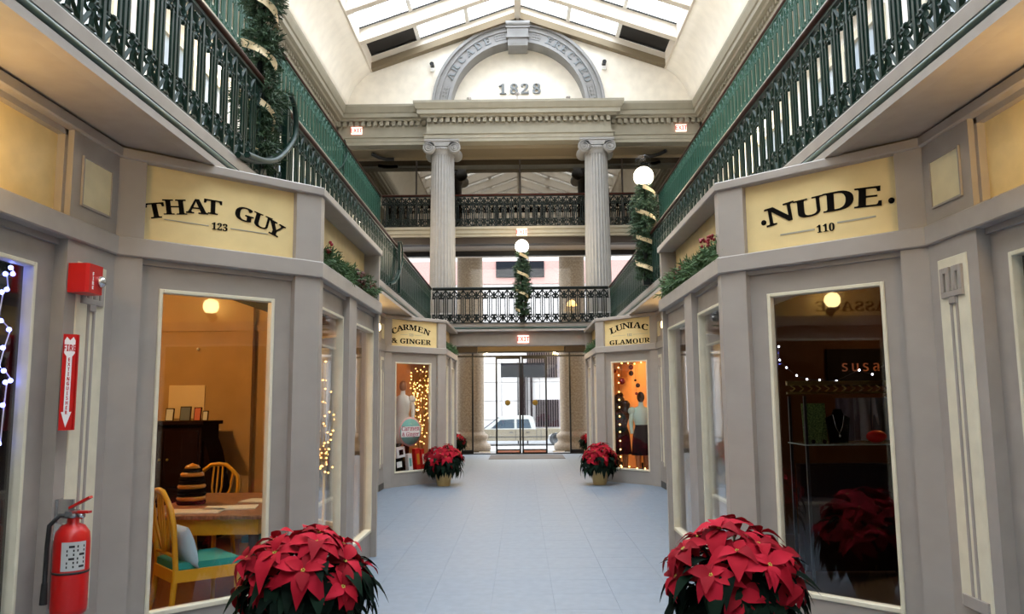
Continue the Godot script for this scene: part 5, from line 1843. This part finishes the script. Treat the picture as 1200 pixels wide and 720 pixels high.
func mannequin(label: String, at: Vector3, dress: String, top: String) -> void:
	var m := thing("mannequin", label, "mannequin", at)
	var X := Transform3D(Basis.from_scale(Vector3(1, 1, 0.7)), at)
	var s := S()
	lathe(s, [[0.0, 0.0], [0.17, 0.0], [0.16, 0.02], [0.025, 0.03], [0.02, 0.35]], 20, X)
	obj("stand", s, M.black_metal, m)
	for e in [-1, 1]:
		s = S()
		tube(s, [at + Vector3(e * 0.07, 0.03, 0), at + Vector3(e * 0.075, 0.3, 0), at + Vector3(e * 0.08, 0.6, 0)], [0.035, 0.05, 0.07], 10)
		obj("leg", s, M.skin_tan if dress == "black_cloth" else M.leg_dark, m)
	s = S()
	lathe(s, [[0.0, 0.5], [0.21, 0.5], [0.19, 0.7], [0.17, 0.9], [0.125, 1.05], [0.13, 1.1]], 24, X)
	obj("skirt", s, M[dress], m)
	s = S()
	lathe(s, [[0.12, 1.05], [0.16, 1.22], [0.17, 1.32], [0.12, 1.42], [0.05, 1.46], [0.045, 1.54], [0.0, 1.55]], 24, X)
	obj("bodice", s, M[top], m)
	for e in [-1, 1]:
		s = S()
		tube(s, [at + Vector3(e * 0.16, 1.38, 0), at + Vector3(e * 0.21, 1.15, 0.03), at + Vector3(e * 0.2, 0.92, 0.08)], [0.06, 0.045, 0.03], 10)
		ball(s, at + Vector3(e * 0.18, 1.36, 0), 0.08, 12)
		obj("sleeve", s, M[top], m)
	s = S()
	ball(s, at + Vector3(0, 1.63, 0), 0.09, 14, Vector3(0.85, 1.2, 1.0))
	obj("head", s, M.skin_tan if top == "cloth_white" else M.leg_dark, m)

func far_shops() -> void:
	shop_light(Vector3(-2.9, 3.05, -17.0), 0.45, "round ceiling lamp inside the far left shop", Color(1.0, 0.68, 0.36))
	shop_light(Vector3(2.9, 3.05, -17.0), 2.8, "round ceiling lamp inside the far right shop", Color(1.0, 0.76, 0.46))
	var FL := face(-1, [AX, 14.714], [CX, 15.845])
	var FR := face(1, [AX, 14.714], [CX, 15.845])
	# round shop sign behind the left pane
	var c := FL * Vector3(0.73, 1.02, -0.155)
	var r := thing("round_sign", "round teal and white script sign inside the far left window", "sign", c - Vector3(0, 0.28, 0))
	var s := S()
	lathe(s, [[0.0, -0.01], [0.28, -0.01], [0.28, 0.0], [0.0, 0.0]], 40, Transform3D(FL.basis * Basis(Vector3.RIGHT, PI / 2), c))
	var disc := obj("rim", s, M.sticker_red, r)
	s = S()
	lathe(s, [[0.0, 0.0], [0.25, 0.0], [0.25, 0.004], [0.0, 0.004]], 40, Transform3D(FL.basis * Basis(Vector3.RIGHT, PI / 2), c))
	obj("disc", s, M.sign_teal, r, "teal disc")
	s = S()
	xbox(s, Transform3D(FL.basis, c), Vector3(-0.225, -0.1, 0.004), Vector3(0.225, 0.1, 0.007))
	obj("white_band", s, M.white_plastic, r, "white band behind the script")
	letters(r, "Carmen", Transform3D(FL.basis, c + FL.basis * Vector3(-0.0, 0.02, 0.007)), 0.085, M.script_pink, "lettering", 0.95, 0.003)
	letters(r, "& Ginger", Transform3D(FL.basis, c + FL.basis * Vector3(0.0, -0.085, 0.007)), 0.075, M.script_pink, "lettering", 0.9, 0.003)
	mannequin("pale dressed mannequin at left in the far left window", FL * Vector3(0.80, 0.285, -0.48), "cloth_white", "cloth_white")
	# lit gold branch
	var g := RandomNumberGenerator.new()
	g.seed = 5
	var br := thing("lit_branch", "gold branch covered in warm fairy lights in the far left window", "fairy lights", FL * Vector3(1.2, 0.3, -0.4))
	s = S()
	var tips := []
	for i in 9:
		var a := FL * Vector3(1.2, 0.3, -0.4)
		var b := FL * Vector3(1.0 + g.randf() * 0.4, 1.3 + g.randf() * 0.4, -0.35 - g.randf() * 0.2)
		var d := FL * Vector3(0.85 + g.randf() * 0.6, 1.8 + g.randf() * 0.55, -0.25 - g.randf() * 0.3)
		tube(s, [a, b, d], 0.008, 5)
		for k in 9:
			var t := (k + 1) / 9.0
			tips.append(b.lerp(d, t) + Vector3(g.randf_range(-0.05, 0.05), g.randf_range(-0.05, 0.05), g.randf_range(-0.05, 0.05)))
			if k % 2 == 0:
				tips.append(a.lerp(b, 0.4 + t * 0.6) + Vector3(g.randf_range(-0.09, 0.09), g.randf_range(-0.05, 0.05), 0))
	obj("branch", s, M.brass, br)
	var bulb_s := S()
	ball(bulb_s, Vector3.ZERO, 0.012, 6)
	var bm := mesh_of(bulb_s)
	for p in tips:
		inst("bulb", bm, M.fairy_warm, br, Transform3D(Basis(), p - O[br]))
	var boxes := [[0.36, 0.30, 0.24, 0.22, "black_paint", "white_plastic", "black square box with white panel low in the far left window"], [0.40, 0.54, 0.20, 0.2, "white_plastic", "black_paint", "white framed black square low in the far left window"], [0.64, 0.28, 0.1, 0.32, "white_plastic", "sign_teal", "white and teal upright box low in the far left window"], [0.84, 0.28, 0.12, 0.42, "red_paint", "jar_yellow", "tall red box with gold stripe low in the far left window"], [0.97, 0.28, 0.08, 0.4, "red_paint", "cloth_white", "narrow red box at right in the far left window"]]
	s = S()
	xbox(s, FL, Vector3(0.26, 0.012, -0.65), Vector3(1.12, 0.28, -0.16))
	tag(obj("display_plinth", s, M.leg_dark), "dark plinth along the bottom of the far left window", "plinth")
	for q in boxes:
		var o := thing("gift_box", q[6], "box", FL * Vector3(q[0], q[1], -0.25))
		s = S()
		var f := FL * Transform3D(Basis(Vector3(0, 0, 1), 0.12), Vector3(q[0] + 0.17, q[1] - 0.01, -0.22))
		xbox(s, f, Vector3(-q[2] / 2, 0.0, -0.1), Vector3(q[2] / 2, q[3], 0.0), 0.004)
		obj("box", s, M[q[4]], o)
		s = S()
		xbox(s, f, Vector3(-q[2] / 4, q[3] * 0.25, 0.0), Vector3(q[2] / 4, q[3] * 0.75, 0.004))
		obj("panel", s, M[q[5]], o)
	# far right window
	mannequin("black dressed mannequin behind balloons at left of the far right window", FR * Vector3(FRL - 1.26, 0.02, -0.42), "black_cloth", "black_cloth")
	mannequin("mannequin in mint top and black skirt at right of the far right window", FR * Vector3(FRL - 0.80, 0.02, -0.5), "black_cloth", "mint_cloth")
	s = S()
	for k in 9:
		ball(s, FR * Vector3(FRL - 1.2 + 0.13 * cos(k * 2.2), 1.5 + 0.12 * sin(k * 1.7), -0.36 + 0.03 * (k % 3)), 0.09, 12)
	tag(obj("balloon_bunch", s, M.black_satin), "cluster of shiny black balloons before the black dressed mannequin", "balloons")
	var balls := [[0.86, 1.97, 0.065, "bauble_red"], [0.62, 2.24, 0.05, "bauble_red"], [0.62, 2.12, 0.05, "bauble_dark"], [0.46, 1.88, 0.045, "bauble_dark"], [0.50, 1.72, 0.03, "bauble_red"], [1.06, 2.18, 0.045, "bauble_red"], [0.52, 1.98, 0.025, "bauble_dark"]]
	for q in balls:
		var p := FR * Vector3(FRL - q[0] - 0.24, q[1], -0.3)
		var o := thing("bauble", "%s bauble hanging in the far right window, %s" % ["dark red" if q[3] == "bauble_red" else "black", ["centre and largest of all", "upper of the pair near the top", "lower of the pair near the top", "small one near right edge", "lowest one above the mint top", "near the top left corner", "tiny one below the pair"][balls.find(q)]], "bauble", p)
		s = S()
		ball(s, p, q[2], 14)
		obj("ball", s, M[q[3]], o)
		s = S()
		tube(s, [p + Vector3(0, q[2], 0), Vector3(p.x, 2.58, p.z)], 0.002, 4)
		obj("thread", s, M.rubber, o)
	var pts := []
	for i in 34:
		var t := i / 33.0
		var per := t * 5.3
		var u := 0.32
		var y := 2.3
		if per < 2.0:
			u = 1.06
			y = 0.32 + per
		elif per < 2.75:
			u = 1.06 - (per - 2.0)
			y = 2.31
		elif per < 4.7:
			u = 0.315
			y = 2.31 - (per - 2.75)
		else:
			u = 0.32 + (per - 4.7) * 1.2
			y = 0.3
		pts.append(FR * Vector3(FRL - u, y + 0.012 * sin(i * 2.0), -0.15))
	light_string("string of warm lights framing the far right window", pts, "rubber", "fairy_warm", 0.016)

const FRL := 1.541

func blue_lights() -> void:
	var pts := []
	for q in [[2.33, 4.10], [2.30, 4.12], [2.29, 4.06], [2.21, 4.08], [2.19, 4.04], [2.05, 4.02], [2.04, 4.05], [2.0, 4.12], [1.9, 4.08], [1.80, 4.05], [1.78, 4.10], [1.73, 4.16], [1.72, 4.12], [1.6, 4.11], [1.4, 4.1]]:
		pts.append(Vector3(-2.72, q[0], -q[1]))
	light_string("string of blue white fairy lights inside the leftmost window", pts, "white_plastic", "fairy_blue", 0.013)

func build_objects() -> void:
	poinsettia(Vector3(-1.29, 0, -4.8), 0.49, 0.89, 19, 11, "large red poinsettia in the left foreground before the 123 shop window")
	poinsettia(Vector3(1.27, 0, -4.8), 0.49, 0.90, 20, 23, "large red poinsettia in the right foreground before the 110 shop window")
	poinsettia(Vector3(-1.50, 0, -15.2), 0.45, 0.78, 16, 31, "red poinsettia in gold wrap below the far left shop window")
	poinsettia(Vector3(1.48, 0, -15.2), 0.45, 0.78, 16, 43, "red poinsettia in gold wrap below the far right shop window")
	poinsettia(Vector3(-1.86, 0, -22.4), 0.36, 0.74, 9, 51, "red poinsettia at left inside the lobby by the glass doors")
	poinsettia(Vector3(1.92, 0, -22.4), 0.36, 0.74, 9, 57, "red poinsettia at right inside the lobby by the glass doors")
	lamp_post("lamp post with white globe wrapped in garland on the right railing", Vector3(2.06, 0, -12.6), 3.45, 5.27, 0.165, 1.6, true)
	garland("evergreen garland with gold ribbon on the right railing lamp post", 3.5, 5.12, Vector3(2.06, 0, -12.6), 0.19, 3.2, 0.6, 3)
	lamp_post("lamp post with white globe in the middle of the end railing", Vector3(0.05, 0, -18.38), 3.44, 5.27, 0.165, 1.6, false)
	garland("evergreen garland with gold ribbon on the end railing lamp post", 3.55, 5.12, Vector3(0.05, 0, -18.38), 0.18, 3.0, 2.0, 4)
	lamp_post("lamp post wrapped in garland on the left railing, its globe above view", Vector3(-2.2, 0, -6.36), 3.45, 5.5, 0.165, 1.6, false)
	garland("evergreen garland with gold ribbon on the left railing lamp post", 3.5, 5.3, Vector3(-2.2, 0, -6.36), 0.17, 3.6, 1.2, 5)
	for s in [-1, 1]:
		var n: String = "left" if s < 0 else "right"
		sconce(s, 3.37, "warm globe wall lamp on near %s shopfront, mirrored in the %s window" % [n, "110" if s < 0 else "123"])
		sconce(s, 13.17, "warm globe wall lamp beside the far %s corner storefront" % n)
		for d in ([9.2, 17.7] if s < 0 else [11.75]):
			var l := thing("ceiling_bulb", "bare bulb under the upper gallery on the %s, %s" % [n, "close to the hall end" if d > 15 else "halfway along" if d > 8 else "near the viewer"], "lamp", Vector3(s * 3.66, 5.74, -d))
			var q := S()
			ball(q, Vector3(s * 3.66, 5.76, -d), 0.05, 14, Vector3(1, 1.3, 1))
			obj("bulb", q, M.bulb, l)
			q = S()
			lathe(q, [[0.0, 5.8], [0.04, 5.8], [0.05, 5.86], [0.0, 5.86]], 14, Transform3D(Basis(), Vector3(s * 3.66, 0, -d)))
			obj("socket", q, M.white_plastic, l)
			omni("bulb_light", Vector3(s * 3.66, 5.76, -d), 1.2, Color(1.0, 0.9, 0.75), 0.06, l)
	swag("evergreen swag with red berries on the near left storefront ledge", Vector3(-1.6, 2.69, -5.98), Vector3(-1.58, 2.69, -8.2), 260, 61, [[0.1, 0.12, "berry_red"], [0.55, 0.05, "berry_brown"], [0.62, 0.06, "berry_brown"], [0.67, 0.03, "berry_brown"], [0.72, 0.04, "berry_brown"], [0.8, 0.05, "berry_brown"], [0.9, 0.05, "berry_red"], [0.97, 0.05, "berry_brown"]])
	swag("evergreen swag with red berries on the near right storefront ledge", Vector3(1.6, 2.69, -5.98), Vector3(1.58, 2.69, -8.25), 300, 67, [[0.12, 0.16, "berry_red"], [0.2, 0.17, "berry_red"], [0.62, 0.14, "berry_red"], [0.68, 0.09, "berry_red"], [0.9, 0.06, "berry_brown"]], 0.10)
	swag("small evergreen swag on the far left storefront ledge", Vector3(-1.6, 2.69, -16.0), Vector3(-1.57, 2.69, -18.3), 150, 71, [])
	swag("small evergreen swag on the far right storefront ledge", Vector3(1.6, 2.69, -16.0), Vector3(1.57, 2.69, -18.3), 150, 73, [])
	fittings()
	near_left_shop()
	near_right_shop()
	far_shops()
	blue_lights()
	var yl := thing("bowl_lamp", "small yellow bowl lamp behind the end railing at right of the globe", "lamp", Vector3(1.41, 3.44, -21.4))
	var ys := S()
	lathe(ys, [[0.0, 3.445], [0.12, 3.445], [0.02, 3.47], [0.015, 4.2], [0.0, 4.2]], 16, Transform3D(Basis(), Vector3(1.41, 0, -21.4)))
	obj("stand", ys, M.black_metal, yl)
	ys = S()
	lathe(ys, [[0.0, 4.36], [0.08, 4.33], [0.14, 4.24], [0.15, 4.19], [0.0, 4.19]], 20, Transform3D(Basis(), Vector3(1.41, 0, -21.4)))
	obj("shade", ys, M.yellow_glow, yl, "glowing yellow dome shade")
	omni("lamp_light", Vector3(1.41, 4.27, -21.4), 0.25, Color(1.0, 0.8, 0.4), 0.06, yl)
	# unseen lamps added to brighten the lobby, hidden from the hall by the beam
	for x in [-1.2, 1.2]:
		var l := thing("added_lobby_lamp", "unseen round lamp added to brighten the entrance lobby at the %s" % ("left" if x < 0 else "right"), "lamp", Vector3(x, 3.2, -21.0))
		var q := S()
		ball(q, Vector3(x, 3.2, -21.0), 0.12, 16, Vector3(1, 0.35, 1))
		obj("shade", q, M.globe, l)
		omni("lamp_light", Vector3(x, 3.2, -21.0), 1.5, Color(1.0, 0.85, 0.6), 0.08, l)
